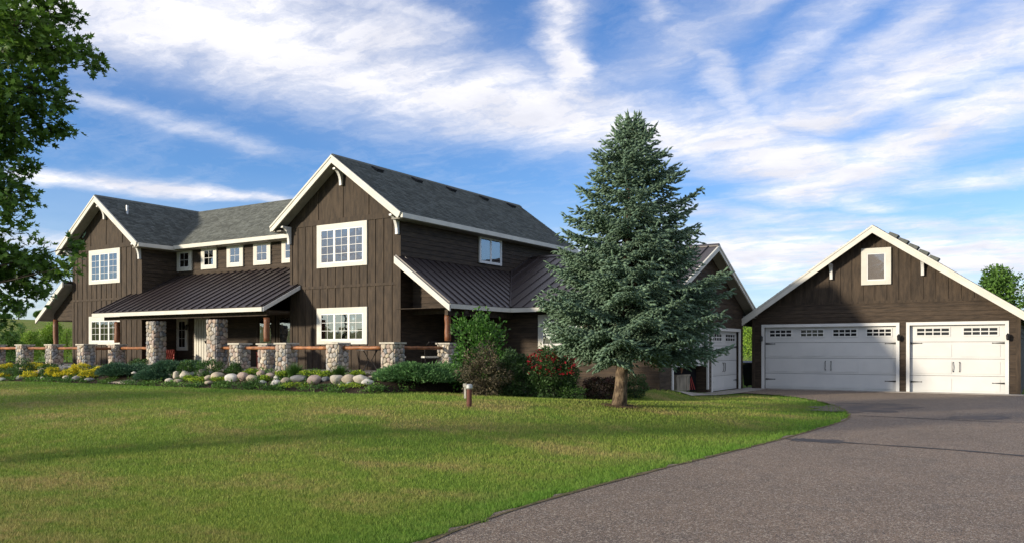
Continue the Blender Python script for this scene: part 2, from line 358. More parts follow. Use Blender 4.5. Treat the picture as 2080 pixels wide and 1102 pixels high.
def depth_pt(px, py, d): p = (FPX * FW + (px - CX) * RT) * (d / FPX); return np.array([p[0], p[1], EYE + (HOR - py) * d / FPX])
def PX(d): return d / FPX        # metres per photo pixel at depth d
def dep(p): return float(p[0] * FW[0] + p[1] * FW[1])

# ------------------------------------------------------------------ ground
def ground_mat():
    m = bpy.data.materials.new('lawn_ground'); m.use_nodes = True; nt = m.node_tree; N = nt.nodes; L = nt.links; b = N['Principled BSDF']
    b.inputs['Roughness'].default_value = .95; b.inputs['Specular IOR Level'].default_value = .1
    L.new(grass_colour(nt, .80), b.inputs['Base Color'])
    g_ = N.new('ShaderNodeNewGeometry'); nz = N.new('ShaderNodeTexNoise'); nz.inputs['Scale'].default_value = 45; nz.inputs['Detail'].default_value = 6; L.new(g_.outputs['Position'], nz.inputs['Vector'])
    bp = N.new('ShaderNodeBump'); bp.inputs['Strength'].default_value = 1; bp.inputs['Distance'].default_value = .05; L.new(nz.outputs[0], bp.inputs['Height']); L.new(bp.outputs[0], b.inputs['Normal'])
    return m
def grass_colour(nt, k):
    N = nt.nodes; L = nt.links; g_ = N.new('ShaderNodeNewGeometry')
    def nz(scale, det, lo, hi, st=(1, 1, 1)):
        mp = N.new('ShaderNodeMapping'); mp.inputs['Scale'].default_value = st; mp.inputs['Rotation'].default_value = (0, 0, -.45); L.new(g_.outputs['Position'], mp.inputs[0])
        n = N.new('ShaderNodeTexNoise'); n.inputs['Scale'].default_value = scale; n.inputs['Detail'].default_value = det; n.inputs['Roughness'].default_value = .6; L.new(mp.outputs[0], n.inputs['Vector'])
        r = N.new('ShaderNodeMapRange'); r.interpolation_type = 'SMOOTHSTEP'; r.inputs[1].default_value = lo; r.inputs[2].default_value = hi; L.new(n.outputs[0], r.inputs[0]); return r.outputs[0]
    def mix(f, a, b_):
        m = N.new('ShaderNodeMix'); m.data_type = 'RGBA'; L.new(f, m.inputs[0])
        for s, v in ((6, a), (7, b_)):
            if isinstance(v, tuple): m.inputs[s].default_value = (*[c * k for c in v], 1)
            else: L.new(v, m.inputs[s])
        return m.outputs[2]
    c = mix(nz(.35, 5, .38, .62), (.160, .245, .038), (.208, .270, .048))
    c = mix(nz(.30, 8, .47, .64, (1, 1.6, 1)), c, (.32, .27, .10))
    c = mix(nz(1.3, 5, .48, .70), c, (.255, .265, .068))
    c = mix(nz(9, 4, .45, .75), c, (.118, .200, .028))
    at_ = N.new('ShaderNodeAttribute'); at_.attribute_name = 'lush'; c = mix(at_.outputs['Fac'], c, (.075, .200, .022))
    return c
M['ground'] = ground_mat()
def grid_mesh(xs, ys, fz):
    X, Y = np.meshgrid(xs, ys); P = np.stack([X.ravel(), Y.ravel()], 1); Z = fz(P); V = np.column_stack([P, Z]); nx = len(xs)
    i, j = np.meshgrid(np.arange(nx - 1), np.arange(len(ys) - 1)); a = (j * nx + i).ravel(); return V, np.column_stack([a, a + 1, a + 1 + nx, a + nx])
xs = np.concatenate([np.linspace(-900, -80, 24), np.linspace(-74, -42, 14), np.linspace(-41, 0, 180), np.linspace(.5, 14, 20), np.linspace(20, 900, 24)])
ys = np.concatenate([np.linspace(-300, -12, 12), np.linspace(-10, 36, 190), np.linspace(37, 80, 22), np.linspace(90, 1200, 26)])
V, F = grid_mesh(xs, ys, lambda P: G(P) - .012 - .06 * inside(P, DRIVE) * (edge_dist(P) > .25))
def lush(o, P):
    P = np.asarray(P)[:, :2]; a = o.data.attributes.new('lush', 'FLOAT', 'POINT'); v = .60 * np.exp(-(edge_dist(P) / .9) ** 2) + .55 * sm((P[:, 1] - BEDY(P[:, 0]) + 2.2) / 2.0) * (P[:, 1] < 40)
    a.data.foreach_set('value', np.clip(v, 0, 1).astype(np.float32))
lawn = npmesh('lawn', V, F, M['ground'], smooth=True); lush(lawn, V); tag(lawn, kind='structure')

def asphalt_mat():
    m = bpy.data.materials.new('aged_asphalt'); m.use_nodes = True; nt = m.node_tree; N = nt.nodes; L = nt.links; b = N['Principled BSDF']
    b.inputs['Roughness'].default_value = .85; b.inputs['Specular IOR Level'].default_value = .25
    g_ = N.new('ShaderNodeNewGeometry')
    def nz(scale, lo, hi, det=4):
        n = N.new('ShaderNodeTexNoise'); n.inputs['Scale'].default_value = scale; n.inputs['Detail'].default_value = det; L.new(g_.outputs['Position'], n.inputs['Vector'])
        r = N.new('ShaderNodeMapRange'); r.inputs[1].default_value = lo; r.inputs[2].default_value = hi; L.new(n.outputs[0], r.inputs[0]); return r.outputs[0]
    def mix(f, a, c):
        x = N.new('ShaderNodeMix'); x.data_type = 'RGBA'; L.new(f, x.inputs[0])
        for s, v in ((6, a), (7, c)):
            if isinstance(v, tuple): x.inputs[s].default_value = (*v, 1)
            else: L.new(v, x.inputs[s])
        return x.outputs[2]
    c = mix(nz(.4, .35, .65), (.242, .176, .124), (.182, .134, .096)); c = mix(nz(2.6, .50, .75), c, (.145, .112, .086))
    vo = N.new('ShaderNodeTexVoronoi'); vo.inputs['Scale'].default_value = 130; L.new(g_.outputs['Position'], vo.inputs['Vector'])
    bw = N.new('ShaderNodeSeparateColor'); L.new(vo.outputs['Color'], bw.inputs[0])
    r = N.new('ShaderNodeMapRange'); r.inputs[1].default_value = .80; r.inputs[2].default_value = .88; L.new(bw.outputs[0], r.inputs[0]); c = mix(r.outputs[0], c, (.42, .36, .30))
    r = N.new('ShaderNodeMapRange'); r.inputs[1].default_value = .62; r.inputs[2].default_value = .68; L.new(bw.outputs[1], r.inputs[0]); c = mix(r.outputs[0], c, (.075, .065, .06))
    vo2 = N.new('ShaderNodeTexVoronoi'); vo2.inputs['Scale'].default_value = 60; L.new(g_.outputs['Position'], vo2.inputs['Vector'])
    bw2 = N.new('ShaderNodeSeparateColor'); L.new(vo2.outputs['Color'], bw2.inputs[0])
    r2 = N.new('ShaderNodeMapRange'); r2.inputs[1].default_value = .90; r2.inputs[2].default_value = .93; L.new(bw2.outputs[0], r2.inputs[0]); c = mix(r2.outputs[0], c, (.36, .31, .25))
    L.new(c, b.inputs['Base Color'])
    bp = N.new('ShaderNodeBump'); bp.inputs['Strength'].default_value = .7; bp.inputs['Distance'].default_value = .01; L.new(vo.outputs[0], bp.inputs['Height']); L.new(bp.outputs[0], b.inputs['Normal'])
    return m
M['asphalt'] = asphalt_mat()
def ngon(name, pts, zf, m, kind='structure', dz=0.0):
    """flat sheet over a polygon, following the ground"""
    import bmesh
    bm = bmesh.new(); vs = [bm.verts.new((p[0], p[1], 0)) for p in pts]; bm.faces.new(vs)
    bmesh.ops.triangulate(bm, faces=bm.faces); bmesh.ops.subdivide_edges(bm, edges=bm.edges, cuts=0)
    for v in bm.verts: v.co.z = zf(v.co.x, v.co.y) + dz
    bmesh.ops.recalc_face_normals(bm, faces=bm.faces)
    if bm.faces[:][0].normal.z < 0: bmesh.ops.reverse_faces(bm, faces=bm.faces)
    me = bpy.data.meshes.new(name); bm.to_mesh(me); bm.free(); me.materials.append(m); o = bpy.data.objects.new(name, me); COL.objects.link(o); tag(o, kind=kind); return o
# ragged lawn edge
def wob(pts, amp=.05, step=.25):
    out = []
    for i in range(len(pts) - 1):
        a, b = pts[i], pts[i + 1]; L_ = np.linalg.norm(b - a); n = max(1, int(L_ / step))
        for k in range(n):
            p = a + (b - a) * k / n; out.append(p + rng.normal(0, amp, 2))
    return out + [pts[-1]]
ed = [e for e in EDGE if e[1] < 30.0 and e[0] > -9.45]
dpoly = wob(ed, .05, .2) + [np.array(p) for p in [(9, -6), (12, 20), (12, 33.35), (-9.3, 33.35), (-9.3, 29.9)]]
ngon('driveway', dpoly, lambda x, y: .012, M['asphalt'])
M['patch'] = mat('tar_patch', (.055, .050, .050), .8, .3, 5, (.085, .075, .070), lo=.45, hi=.6)
M['crack'] = mat('tar_seal', (.035, .032, .032), .7, .3)
def strip(name, pts, w, m, z):
    pts = smooth_line(pts, 2); L_, R_ = [], []
    for i, p in enumerate(pts):
        t = pts[min(i + 1, len(pts) - 1)] - pts[max(i - 1, 0)]; t /= np.linalg.norm(t); n = np.array([-t[1], t[0]]); ww = w * (.4 + 1.2 * rng.random())
        L_.append(p + n * ww); R_.append(p - n * ww)
    V = [(p[0], p[1], z) for p in L_] + [(p[0], p[1], z) for p in R_]; k = len(L_)
    o = npmesh(name, V, [(i, i + 1, k + i + 1, k + i) for i in range(k - 1)], m); tag(o, kind='structure')
def z0(px, py): return at(px, py)[:2] if False else ((FPX * FW + (px - CX) * RT) * (EYE / (py - HOR)))[:2]
strip('driveway_crack_seal', [z0(1590, 891), z0(1680, 897), z0(1800, 905), z0(1950, 915), z0(2160, 934)], .055, M['crack'], .018)
strip('driveway_crack_seal', [z0(1745, 844), z0(1850, 849), z0(1960, 854), z0(2160, 862)], .05, M['crack'], .018)
strip('driveway_tar_patch', [z0(1610, 893), z0(1650, 895), z0(1710, 898)], .28, M['patch'], .017)
def blob(name, px0, px1, py, h, m, z, n=26):
    pts = []
    for k in range(n):
        a = 2 * math.pi * k / n; r = .75 + .5 * rng.random(); pts.append(z0((px0 + px1) / 2 + (px1 - px0) / 2 * math.cos(a) * r, py + h * math.sin(a) * r))
    V = [(p[0], p[1], z) for p in pts]; me = bpy.data.meshes.new(name); me.from_pydata(V, [], [tuple(range(n))]); me.materials.append(m); o = bpy.data.objects.new(name, me); COL.objects.link(o); tag(o, kind='structure')
M['damp'] = mat('dark_asphalt_stain', (.085, .072, .066), .8, .3, 1.8, (.140, .108, .084), lo=.42, hi=.60)
blob('driveway_stain', 1640, 1860, 828, 9, M['damp'], .016); blob('driveway_stain', 1930, 2060, 848, 4, M['damp'], .016)
M['edgesoil'] = mat('edge_soil', (.17, .13, .08), .95, .1, 9, (.10, .09, .045), lo=.4, hi=.6, bump=.8)
strip('driveway_edge_soil', [e + np.array([.03, 0]) for e in ed if e[1] < 27][::3], (.03), M['edgesoil'], .019)
# concrete apron along the garage doors
V, F = grid_mesh(np.linspace(-10.2, -9.2, 6), np.linspace(24.9, 34.4, 30), lambda P: np.maximum(G(P), 0) + .022)
tag(npmesh('apron', V, F, M['concrete']), kind='structure')
ap = MB(); ap.box(Frame((0, 0, 0), (1, 0, 0), (0, 1, 0), (0, 0, 1)), -9.18, -.5, 33.36, 33.8, -.05, .035); tag(ap.build('garage_threshold', M['concrete']), kind='structure')
V, F = grid_mesh(np.linspace(-60, -9.9, 260), np.linspace(15.0, 25.5, 90), lambda P: np.where(P[:, 1] > BEDY(P[:, 0]) + .03, G(P) + .012, G(P) - .10))
tag(npmesh('planting_bed', V, F, M['mulch'], smooth=True), kind='structure')
fl = MB(); fl.box(Frame((0, 0, 0), (1, 0, 0), (0, 1, 0), (0, 0, 1)), -39.2, -15.3, 18.0, 25.0, .3, .90); tag(fl.build('porch_floor', M['floor']), kind='structure')

# ------------------------------------------------------------------ building parts
def siding(wall, F, poly, z0_=None, step=.165, m='lap', n=.0):
    """one board per course, each its own object"""
    v0 = min(p[1] for p in poly); v1 = max(p[1] for p in poly); k = int(math.ceil((v1 - v0) / step))
    for i in range(k):
        a, b = v0 + i * step, v0 + (i + 1) * step + .012
        q = clip(clip(poly, 0, -1, -a), 0, 1, b)
        if area(q) < .01: continue
        mb = MB(); mb.prism(F, q, n + .001, lambda u, v: n + .030 - .020 * min(1, max(0, (v - a) / (b - a)))); mb.build('siding_board', M[m], wall)
def battens(wall, F, poly, us, w=.055, h=.028):
    us = list(us)
    for i, u in enumerate(us):
        q = clip(clip(poly, -1, 0, -(u - w / 2)), 1, 0, u + w / 2)
        if area(q) > .003: MB().prism(F, q, .006, h).build('batten', M['stain'], wall)
    e = [min(p[0] for p in poly)] + us + [max(p[0] for p in poly)]
    for a, b in zip(e[:-1], e[1:]):
        q = clip(clip(poly, -1, 0, -a), 1, 0, b)
        if area(q) > .01: MB().prism(F, q, -.001, .0055 + .003 * random.random()).build('siding_panel', M['stain'], wall)
def part_prism(name, m, parent, F, poly, n0, n1): return MB().prism(F, poly, n0, n1).build(name, M[m], parent)
def window(house, F, u0, v0, u1, v1, cw=.17, sash=3, cols=2, rows=3, trimm='trim', back='room', sash_sheets=(), top=None, label=None, gap=.045, mw=.014, glz='glass'):
    """casing ring (the window itself) with sash frames, panes, muntins and what shows behind the glass"""
    c = MB(); tp = top if top is not None else cw
    c.box(F, u0, u0 + cw, v0, v1, .0, .055); c.box(F, u1 - cw, u1, v0, v1, .0, .055)
    c.box(F, u0 + cw, u1 - cw, v1 - tp, v1, .0, .057); c.box(F, u0 + cw, u1 - cw, v0, v0 + cw * .8, .0, .057)
    w = c.build('window', M[trimm], house); tag(w, label)
    a0, a1, b0, b1 = u0 + cw, u1 - cw, v0 + cw * .8, v1 - tp
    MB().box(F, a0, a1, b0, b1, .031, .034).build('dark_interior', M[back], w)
    sw = (a1 - a0) / sash
    for s in range(sash):
        l, r = a0 + s * sw, a0 + (s + 1) * sw; e = gap
        f = MB(); f.box(F, l, l + e, b0, b1, .036, .048); f.box(F, r - e, r, b0, b1, .036, .048); f.box(F, l + e, r - e, b0, b0 + e, .036, .048); f.box(F, l + e, r - e, b1 - e, b1, .036, .048)
        f.build('sash', M['white'], w)
        l += e; r -= e; bb0, bb1 = b0 + e, b1 - e
        if s in sash_sheets or 'all' in sash_sheets or 'p%d' % s in sash_sheets: MB().box(F, l, r, bb0, bb1, .0345, .036).build('curtain', M['curtain' if s in sash_sheets else 'skyblind'], w)  # cloth curtain, else a pale sheet: blind and painted-in sky reflection
        MB().box(F, l, r, bb0, bb1, .0375, .040).build('pane', M[glz], w)
        for k in range(1, cols): x = l + (r - l) * k / cols; MB().box(F, x - mw / 2, x + mw / 2, bb0, bb1, .0405, .045).build('muntin', M['white'], w)
        for k in range(1, rows): y = bb0 + (bb1 - bb0) * k / rows; MB().box(F, l, r, y - mw / 2, y + mw / 2, .0407, .0447).build('muntin', M['white'], w)
    return w
def slope_frame(e0, e1, up):
    """roof plane: eave from e0 to e1, 'up' a point higher on the slope"""
    e0, e1, up = (np.array(a, float) for a in (e0, e1, up)); u = (e1 - e0) / np.linalg.norm(e1 - e0); w = up - e0; v = w - (w @ u) * u; v /= np.linalg.norm(v); n = np.cross(u, v)
    if n[2] < 0: n = -n
    return Frame(e0, u, v, n)
def to_uv(F, P): P = np.array(P, float) - F.o; return (float(P @ F.u), float(P @ F.v))
def shingle_roof(house, F, poly, thick=.10):
    r = MB().prism(F, poly, -thick, 0.0).build('roof', M['rooffelt'], house)
    V, Fc = [], []; v0 = min(p[1] for p in poly); v1 = max(p[1] for p in poly); ex = .145; k = int((v1 - v0) / ex) + 1
    for i in range(k):
        a = v0 + i * ex; q = clip(clip(poly, 0, -1, -a), 0, 1, a + ex)
        if area(q) < .01: continue
        ul, ur = min(p[0] for p in q), max(p[0] for p in q); 
        lo = [p[0] for p in q if abs(p[1] - a) < 1e-6]; hi = [p[0] for p in q if abs(p[1] - a - ex) < 1e-6]
        l = max(min(lo) if lo else ul, min(hi) if hi else ul); rr = min(max(lo) if lo else ur, max(hi) if hi else ur)
        l0 = ul; r0 = ur; u = l0 - random.random() * .2
        while u < r0:
            w = random.choice((.10, .15, .20, .30)); x0, x1 = max(u, l0), min(u + w - .006, r0); u += w
            if x1 - x0 < .02: continue
            h = .010 + .010 * random.random(); dr = .02 * random.random(); b = len(V)
            aa, bb = a - dr, min(a + ex + .01, v1)
            V += [F.p(x0, aa, .001), F.p(x1, aa, .001), F.p(x1, aa, h), F.p(x0, aa, h), F.p(x1, bb, .003), F.p(x0, bb, .003)]
            Fc += [(b, b + 1, b + 2, b + 3), (b + 3, b + 2, b + 4, b + 5)]
    o = npmesh('shingles', V, Fc, M['shingle'], r); tag(o, kind='stuff'); return r
def metal_roof(house, F, polys, step=.42, thick=.07):
    """standing seam panels, one object each, seam along the left edge"""
    if not isinstance(polys[0][0], (tuple, list)): polys = [polys]
    base = None
    for poly in polys:
        s = MB().prism(F, poly, -thick, -.004)
        if base is None: base = s
        else:
            b = len(base.v); base.v += s.v; base.f += [tuple(i + b for i in f) for f in s.f]
    r = base.build('metal_roof', M['metal'], house)
    for poly in polys:
        u0, u1 = min(p[0] for p in poly), max(p[0] for p in poly); a = u0
        while a < u1 - .02:
            b = min(a + step, u1); q = clip(clip(poly, -1, 0, -a), 1, 0, b)
            if area(q) > .01:
                m = MB(); m.prism(F, q, -.002, .004)
                q2 = clip(clip(poly, -1, 0, -a), 1, 0, a + .022)
                if area(q2) > .001: m.prism(F, q2, .005, .045)
                m.build('roof_panel', M['metal'], r)
            a = b
    return r
def rake_board(house, F, pe, pp, w=.22, t=.05, m='trim', cut=True):
    """gable trim from the eave end pe to the peak pp (u, v)"""
    du, dv = pp[0] - pe[0], pp[1] - pe[1]; L_ = math.hypot(du, dv); drop = w * L_ / abs(du)
    a = MB().prism(F, [pe, pp, (pp[0], pp[1] - drop), (pe[0] + (dv / L_) * w * (1 if du > 0 else -1), pe[1] - w * abs(du) / L_)], 0, t)
    d2 = .06 * L_ / abs(du); b = MB().prism(F, [pe, pp, (pp[0], pp[1] - d2), (pe[0] + (dv / L_) * .06 * (1 if du > 0 else -1), pe[1] - .06 * abs(du) / L_)], t + .001, t + .022)
    k = len(a.v); a.v += b.v; a.f += [tuple(i + k for i in f) for f in b.f]
    return a.build('rake_board', M[m], house)
def bracket(house, x, y, z, out=.42, h=.5, w=.10, m='white'):
    """curved corbel under a gable overhang, projecting from a wall at y"""
    F = Frame((x, y, z), (0, -1, 0), (0, 0, 1), (1, 0, 0)); pts = [(0, 0), (out, 0), (out, -.06)]
    for k in range(7): a = k / 6 * math.pi / 2; pts.append((.10 + (out - .12) * (1 - math.sin(a)), -.06 - (h - .12) * (1 - math.cos(a))))
    pts += [(.10, -h), (0, -h)]
    return MB().prism(F, pts, -w / 2, w / 2).build('bracket', M[m], house)

house = thing('house', 'two storey brown wooden house with twin gables, fieldstone porch and cream trim', 'house', (-24, 24, .85))

PIT = .732; EZ, PZ = 5.97, 8.13
def gable_wing(x0, x1, yf, yb, tag_side):
    xc = (x0 + x1) / 2; F = front(yf); hw = (x1 - x0) / 2; ez = EZ; ov = .45
    zt = PZ - .13
    wall = MB().prism(F, [(x0, .3), (x1, .3), (x1, zt - hw * PIT), (xc, zt), (x0, zt - hw * PIT)], -(yb - yf), -.002).build('wall', M['stain'], house)
    corner = .11
    b = MB(); b.box(F, x0 - .001, x0 + corner, .5, 5.89, .0, .032); b.box(F, x1 - corner, x1 + .034, .5, 5.89, .0, .032); b.build('corner_board', M['stain'], wall)
    MB().box(F, x0 - .001, x1 + .034, 5.89, 6.07, .0, .036).build('trim_band', M['stain'], wall)
    MB().box(F, x0 + corner, x1 - corner, 3.70, 3.79, .0, .034).build('trim_band', M['stain'], wall)
    n = 14; st = (x1 - x0) / n; us = [x0 + st * k for k in range(1, n)]
    battens(wall, F, [(x0 + corner, .5), (x1 - corner, .5), (x1 - corner, 3.70), (x0 + corner, 3.70)], us)
    battens(wall, F, [(x0 + corner, 3.79), (x1 - corner, 3.79), (x1 - corner, 5.89), (x0 + corner, 5.89)], us)
    zz = zt - (hw - .02) * PIT
    battens(wall, F, [(x0 + .02, 6.07), (x1 - .02, 6.07), (x1 - .02, max(zz, 6.08)), (xc, zt - .02), (x0 + .02, max(zz, 6.08))], [xc - 1.17, xc, xc + 1.17])
    # right side wall in lap siding
    S = side(x1); siding(wall, S, [(yf, .5), (yb, .5), (yb, 5.85), (yf, 5.85)])
    # roof: two slopes
    yr0, yr1 = yf - .5, yb + .4; xr, xl = x1 + ov, x0 - ov; ze = PZ - (hw + ov) * PIT
    Fr = slope_frame((xr, yr0, ze), (xr, yr1, ze), (xc, yr0, PZ)); Fl = slope_frame((xl, yr1, ze), (xl, yr0, ze), (xc, yr1, PZ)); L_ = yr1 - yr0; W = math.hypot(hw + ov, PZ - ze)
    rf = shingle_roof(house, Fr, [(0, 0), (L_, 0), (L_, W), (0, W)]); shingle_roof(house, Fl, [(0, 0), (L_, 0), (L_, W), (0, W)])
    MB().prism(Frame((xc, yr0 - .02, PZ + .0), (1, 0, 0), (0, 0, 1), (0, 1, 0)), [(-.13, -.085), (0, .012), (.13, -.085), (.13, -.06), (0, .037), (-.13, -.06)], 0, L_ + .04).build('ridge_cap', M['shingle'], rf)
    R = front(yr0); t = .012
    rake_board(house, R, (xl - .02, ze - .01), (xc, PZ - .01)); rake_board(house, R, (xr + .02, ze - .01), (xc, PZ - .01))
    # soffit of the overhang
    for s, xe in ((-1, xl), (1, xr)):
        Fs = Frame((0, yf, 0), (1, 0, 0), (0, 0, 1), (0, -1, 0)); o = .115 * math.hypot(1, PIT)
        MB().prism(Fs, [(xe, ze - o - .004), (xc, PZ - o - .004), (xc, PZ - o - .034), (xe, ze - o - .034)], .034, .499).build('soffit', M['soffit'], house)
    # eave fascia with gutter, both long sides
    for xe, s in ((xr, 1), (xl, -1)):
        Fe = Frame((xe, 0, 0), (0, 1, 0), (0, 0, 1), (s, 0, 0)); MB().box(Fe, yr0, yr1, ze - .17, ze - .015, -.02, .06).build('gutter', M['trim'], house)
        MB().box(Frame((0, 0, ze - .17), (1, 0, 0), (0, 1, 0), (0, 0, 1)), min(xe, xe - s * ov), max(xe, xe - s * ov), yr0 + .06, yr1, -.02, 0.02).build('eave_soffit', M['soffit'], house)
    bracket(house, x0 + .03, yf - .036, ze + .0, .40, .62); bracket(house, x1 - .06, yf - .036, ze + .0, .40, .62); bracket(house, xc, yf - .03, PZ - .42, .40, .55)
    return wall, rf
BX0, BX1, YF = -22.7, -17.6, 20.9
AX0, AX1 = -36.6, -31.5
wallB, roofB = gable_wing(BX0, BX1, YF, 31.9, 'B'); wallA, roofA = gable_wing(AX0, AX1, YF, 29.5, 'A')
FY = front(YF)
window(house, FY, -21.34, 4.40, -19.01, 5.885, rows=4, sash_sheets=('all',), top=.17, label='upper window of the right gable, three sashes of eight panes')
window(house, FY, -21.34, 1.77, -19.01, 3.02, rows=3, sash_sheets=('p1', 'p2'), top=.19, label='lower window of the right gable behind the log rail')  # pale sheets in the right-hand sashes stand in for reflected sky
window(house, FY, -35.28, 4.42, -32.98, 5.885, rows=4, sash_sheets=('all',), top=.17, label='upper window of the left gable, three sashes of eight panes')
window(house, FY, -35.28, 1.80, -32.98, 3.02, rows=3, sash_sheets=(1,), top=.19, label='lower window of the left gable with a yellow curtain')
# window high on the long side wall
window(house, side(BX1 + .03), 25.32, 4.78, 26.82, 5.80, cw=.06, sash=2, cols=1, rows=1, trimm='white', back='skyblind', gap=.05, label='plain two sash window on the shaded side wall')
# roof vents near the ridge, pipe on the left wing
for y in (22.3, 24.5, 26.65, 28.95, 31.1):
    zc = PZ - .30 * PIT; F = slope_frame((BX1, y, 0), (BX1, y + 1, 0), (BX1 - 1, y, PIT)); o = np.array([(BX0 + BX1) / 2 + .30, y, zc]); F.o = o
    MB().prism(F, [(-.17, -.16), (.17, -.16), (.17, .16), (-.17, .16)], .0, lambda u, v: .12 if v < 0 else .05).build('roof_vent', M['rooffelt'], house)
MB().tube([(-33.0, 21.2, 7.3), (-33.0, 21.2, 7.72)], .05, 10).build('vent_pipe', M['pipe'], house)

# middle section between the gables
YM = 22.6; FM = front(YM)
wallM = MB().prism(FM, [(AX1 - .5, .3), (BX0 + .5, .3), (BX0 + .5, 5.95), (AX1 - .5, 5.95)], -5, -.002).build('wall', M['lap'], house)
siding(wallM, FM, [(AX1 + .03, .5), (BX0 - .02, .5), (BX0 - .02, 5.9), (AX1 + .03, 5.9)])
AC, BC = (AX0 + AX1) / 2, (BX0 + BX1) / 2
Fm = slope_frame((AX1 + .45, 22.1, EZ), (BX0 - .45, 22.1, EZ), (AX1 + .45, 25.5, PZ)); hm = math.hypot(3.4, PZ - EZ)
shingle_roof(house, Fm, [to_uv(Fm, (AX1 + .45, 22.1, EZ)), to_uv(Fm, (BX0 - .45, 22.1, EZ)), to_uv(Fm, (BC, 25.5, PZ)), to_uv(Fm, (AC, 25.5, PZ))])
Fb = slope_frame((BC, 28.9, EZ), (AC, 28.9, EZ), (BC, 25.5, PZ)); shingle_roof(house, Fb, [(0, 0), (BC - AC, 0), (BC - AC, hm), (0, hm)])
MB().box(front(22.1), AX1 + .47, BX0 - .47, EZ - .17, EZ - .015, -.02, .06).build('gutter', M['trim'], house)
MB().box(Frame((0, 0, EZ - .17), (1, 0, 0), (0, 1, 0), (0, 0, 1)), AX1 + .03, BX0 - .02, 22.12, 22.6, -.02, .015).build('eave_soffit', M['soffit'], house)
for i, x in enumerate((-31.47, -29.85, -28.21, -26.60, -24.97)):
    window(house, Frame((0, YM - .03, 0), (1, 0, 0), (0, 0, 1), (0, -1, 0)), x + .01, 4.93, x + 1.0, 5.85, cw=.185, sash=1, cols=2, rows=2, gap=.03, top=.14,
           back='skyblind' if i in (1, 2) else 'room', label=('leftmost', 'second', 'third', 'fourth', 'rightmost')[i] + ' small square window under the middle eaves')

# entry porch roof in front of the middle section
PYE, PZE, PSL = 19.2, 3.05, .5
Fp = slope_frame((-32.2, PYE, PZE), (-22.2, PYE, PZE), (-32.2, PYE + 1, PZE + PSL)); k = math.hypot(1, PSL)
def puv(x, y): return (x + 32.2, (y - PYE) * k)
metal_roof(house, Fp, [[puv(-32.2, PYE), puv(-31.48, PYE), puv(-31.48, YF - .04), puv(-32.2, YF - .04)],
                       [puv(-31.48, PYE), puv(-22.72, PYE), puv(-22.72, YM - .03), puv(-31.48, YM - .03)],
                       [puv(-22.72, PYE), puv(-22.2, PYE), puv(-22.2, YF - .04), puv(-22.72, YF - .04)]])
MB().box(front(PYE), -32.2, -22.2, PZE - .17, PZE - .03, -.02, .05).build('porch_fascia', M['trim'], house)
for x in (-32.2, -22.2):
    Fx = side(x); s = 1 if x > -30 else -1
    MB().prism(Fx, [(PYE, PZE - .03), (YF - .04, PZE - .03 + PSL * (YF - .04 - PYE)), (YF - .04, PZE - .17 + PSL * (YF - .04 - PYE)), (PYE, PZE - .17)], -.02 if s > 0 else -.04, .04 if s > 0 else .02).build('porch_rake', M['white'], house)
MB().box(front(19.45), -32.0, -22.4, PZE - .30, PZE - .16, -.2, -.1).build('porch_beam', M['stain'], house)
MB().box(Frame((0, 0, PZE - .1), (1, 0, 0), (0, 1, 0), (0, 0, 1)), -31.45, -22.75, 19.7, 22.55, -.02, .02).build('porch_ceiling', M['stain'], house)
# under the porch: entry door, side window, dark doors
def simple_door(x0, x1, z0_, z1, m, nm, label, panels=True):
    F = Frame((0, YM - .03, 0), (1, 0, 0), (0, 0, 1), (0, -1, 0)); d = MB().box(F, x0, x1, z0_, z1, 0, .04).build(nm, M[m], house); tag(d, label)
    c = MB(); c.box(F, x0 - .12, x0, z0_, z1 + .12, 0, .06); c.box(F, x1, x1 + .12, z0_, z1 + .12, 0, .06); c.box(F, x0, x1, z1, z1 + .12, 0, .062); c.build('casing', M['trim' if m == 'trim' else 'stain'], d)
    return d, F
d, F = simple_door(-30.15, -29.45, .9, 2.95, 'trim', 'entry_door', 'cream entry door with tall vertical grooves')
for i in range(4): MB().box(F, -30.12 + i * .17, -30.00 + i * .17, .95, 2.9, .041, .06).build('door_panel', M['trim'], d)
MB().tube([(-29.52, YM - .09, 1.85), (-29.52, YM - .12, 1.95)], .03, 8).build('handle', M['iron'], d)
window(house, Frame((0, YM - .03, 0), (1, 0, 0), (0, 0, 1), (0, -1, 0)), -32.0 + .5, 1.55, -30.75, 2.95, cw=.14, sash=1, cols=2, rows=3, gap=.03, label='narrow window beside the entry under the porch')
for x0 in (-26.3, -25.15, -23.9): 
    d, F = simple_door(x0, x0 + .85, .9, 2.9, 'stain', 'porch_door', 'dark glazed door at the back of the entry porch')
    MB().box(F, x0 + .1, x0 + .75, 1.1, 2.8, .041, .05).build('pane', M['glass'], d); MB().box(F, x0 + .1, x0 + .75, 1.1, 2.8, .0402, .0408).build('dark_interior', M['room'], d)

# low wing to the right: porch along the side wall, metal roof, attached garage
WY, RYc, CZE, CZP = 24.7, 29.05, 3.02, 5.30; CX1 = -10.2
Fq = slope_frame((-15.4, 20.6, CZE), (-15.4, 24.1, CZE), (-17.6, 20.6, 4.62))
metal_roof(house, Fq, [to_uv(Fq, p) for p in [(-15.4, 20.6, CZE), (-15.4, 24.1, CZE), (-17.56, 27.58, 4.60), (-17.56, 20.6, 4.60)]], .40)
Fc = slope_frame((-15.4, 24.1, CZE), (-9.75, 24.1, CZE), (-15.4, RYc, CZP))
metal_roof(house, Fc, [to_uv(Fc, p) for p in [(-15.4, 24.1, CZE), (-9.75, 24.1, CZE), (-9.75, RYc, CZP), (-17.56, RYc, CZP), (-17.56, 27.55, 4.61)]], .44)
Fd = slope_frame((-9.75, 34.0, CZE), (-17.6, 34.0, CZE), (-9.75, RYc, CZP)); kk = math.hypot(4.95, CZP - CZE)
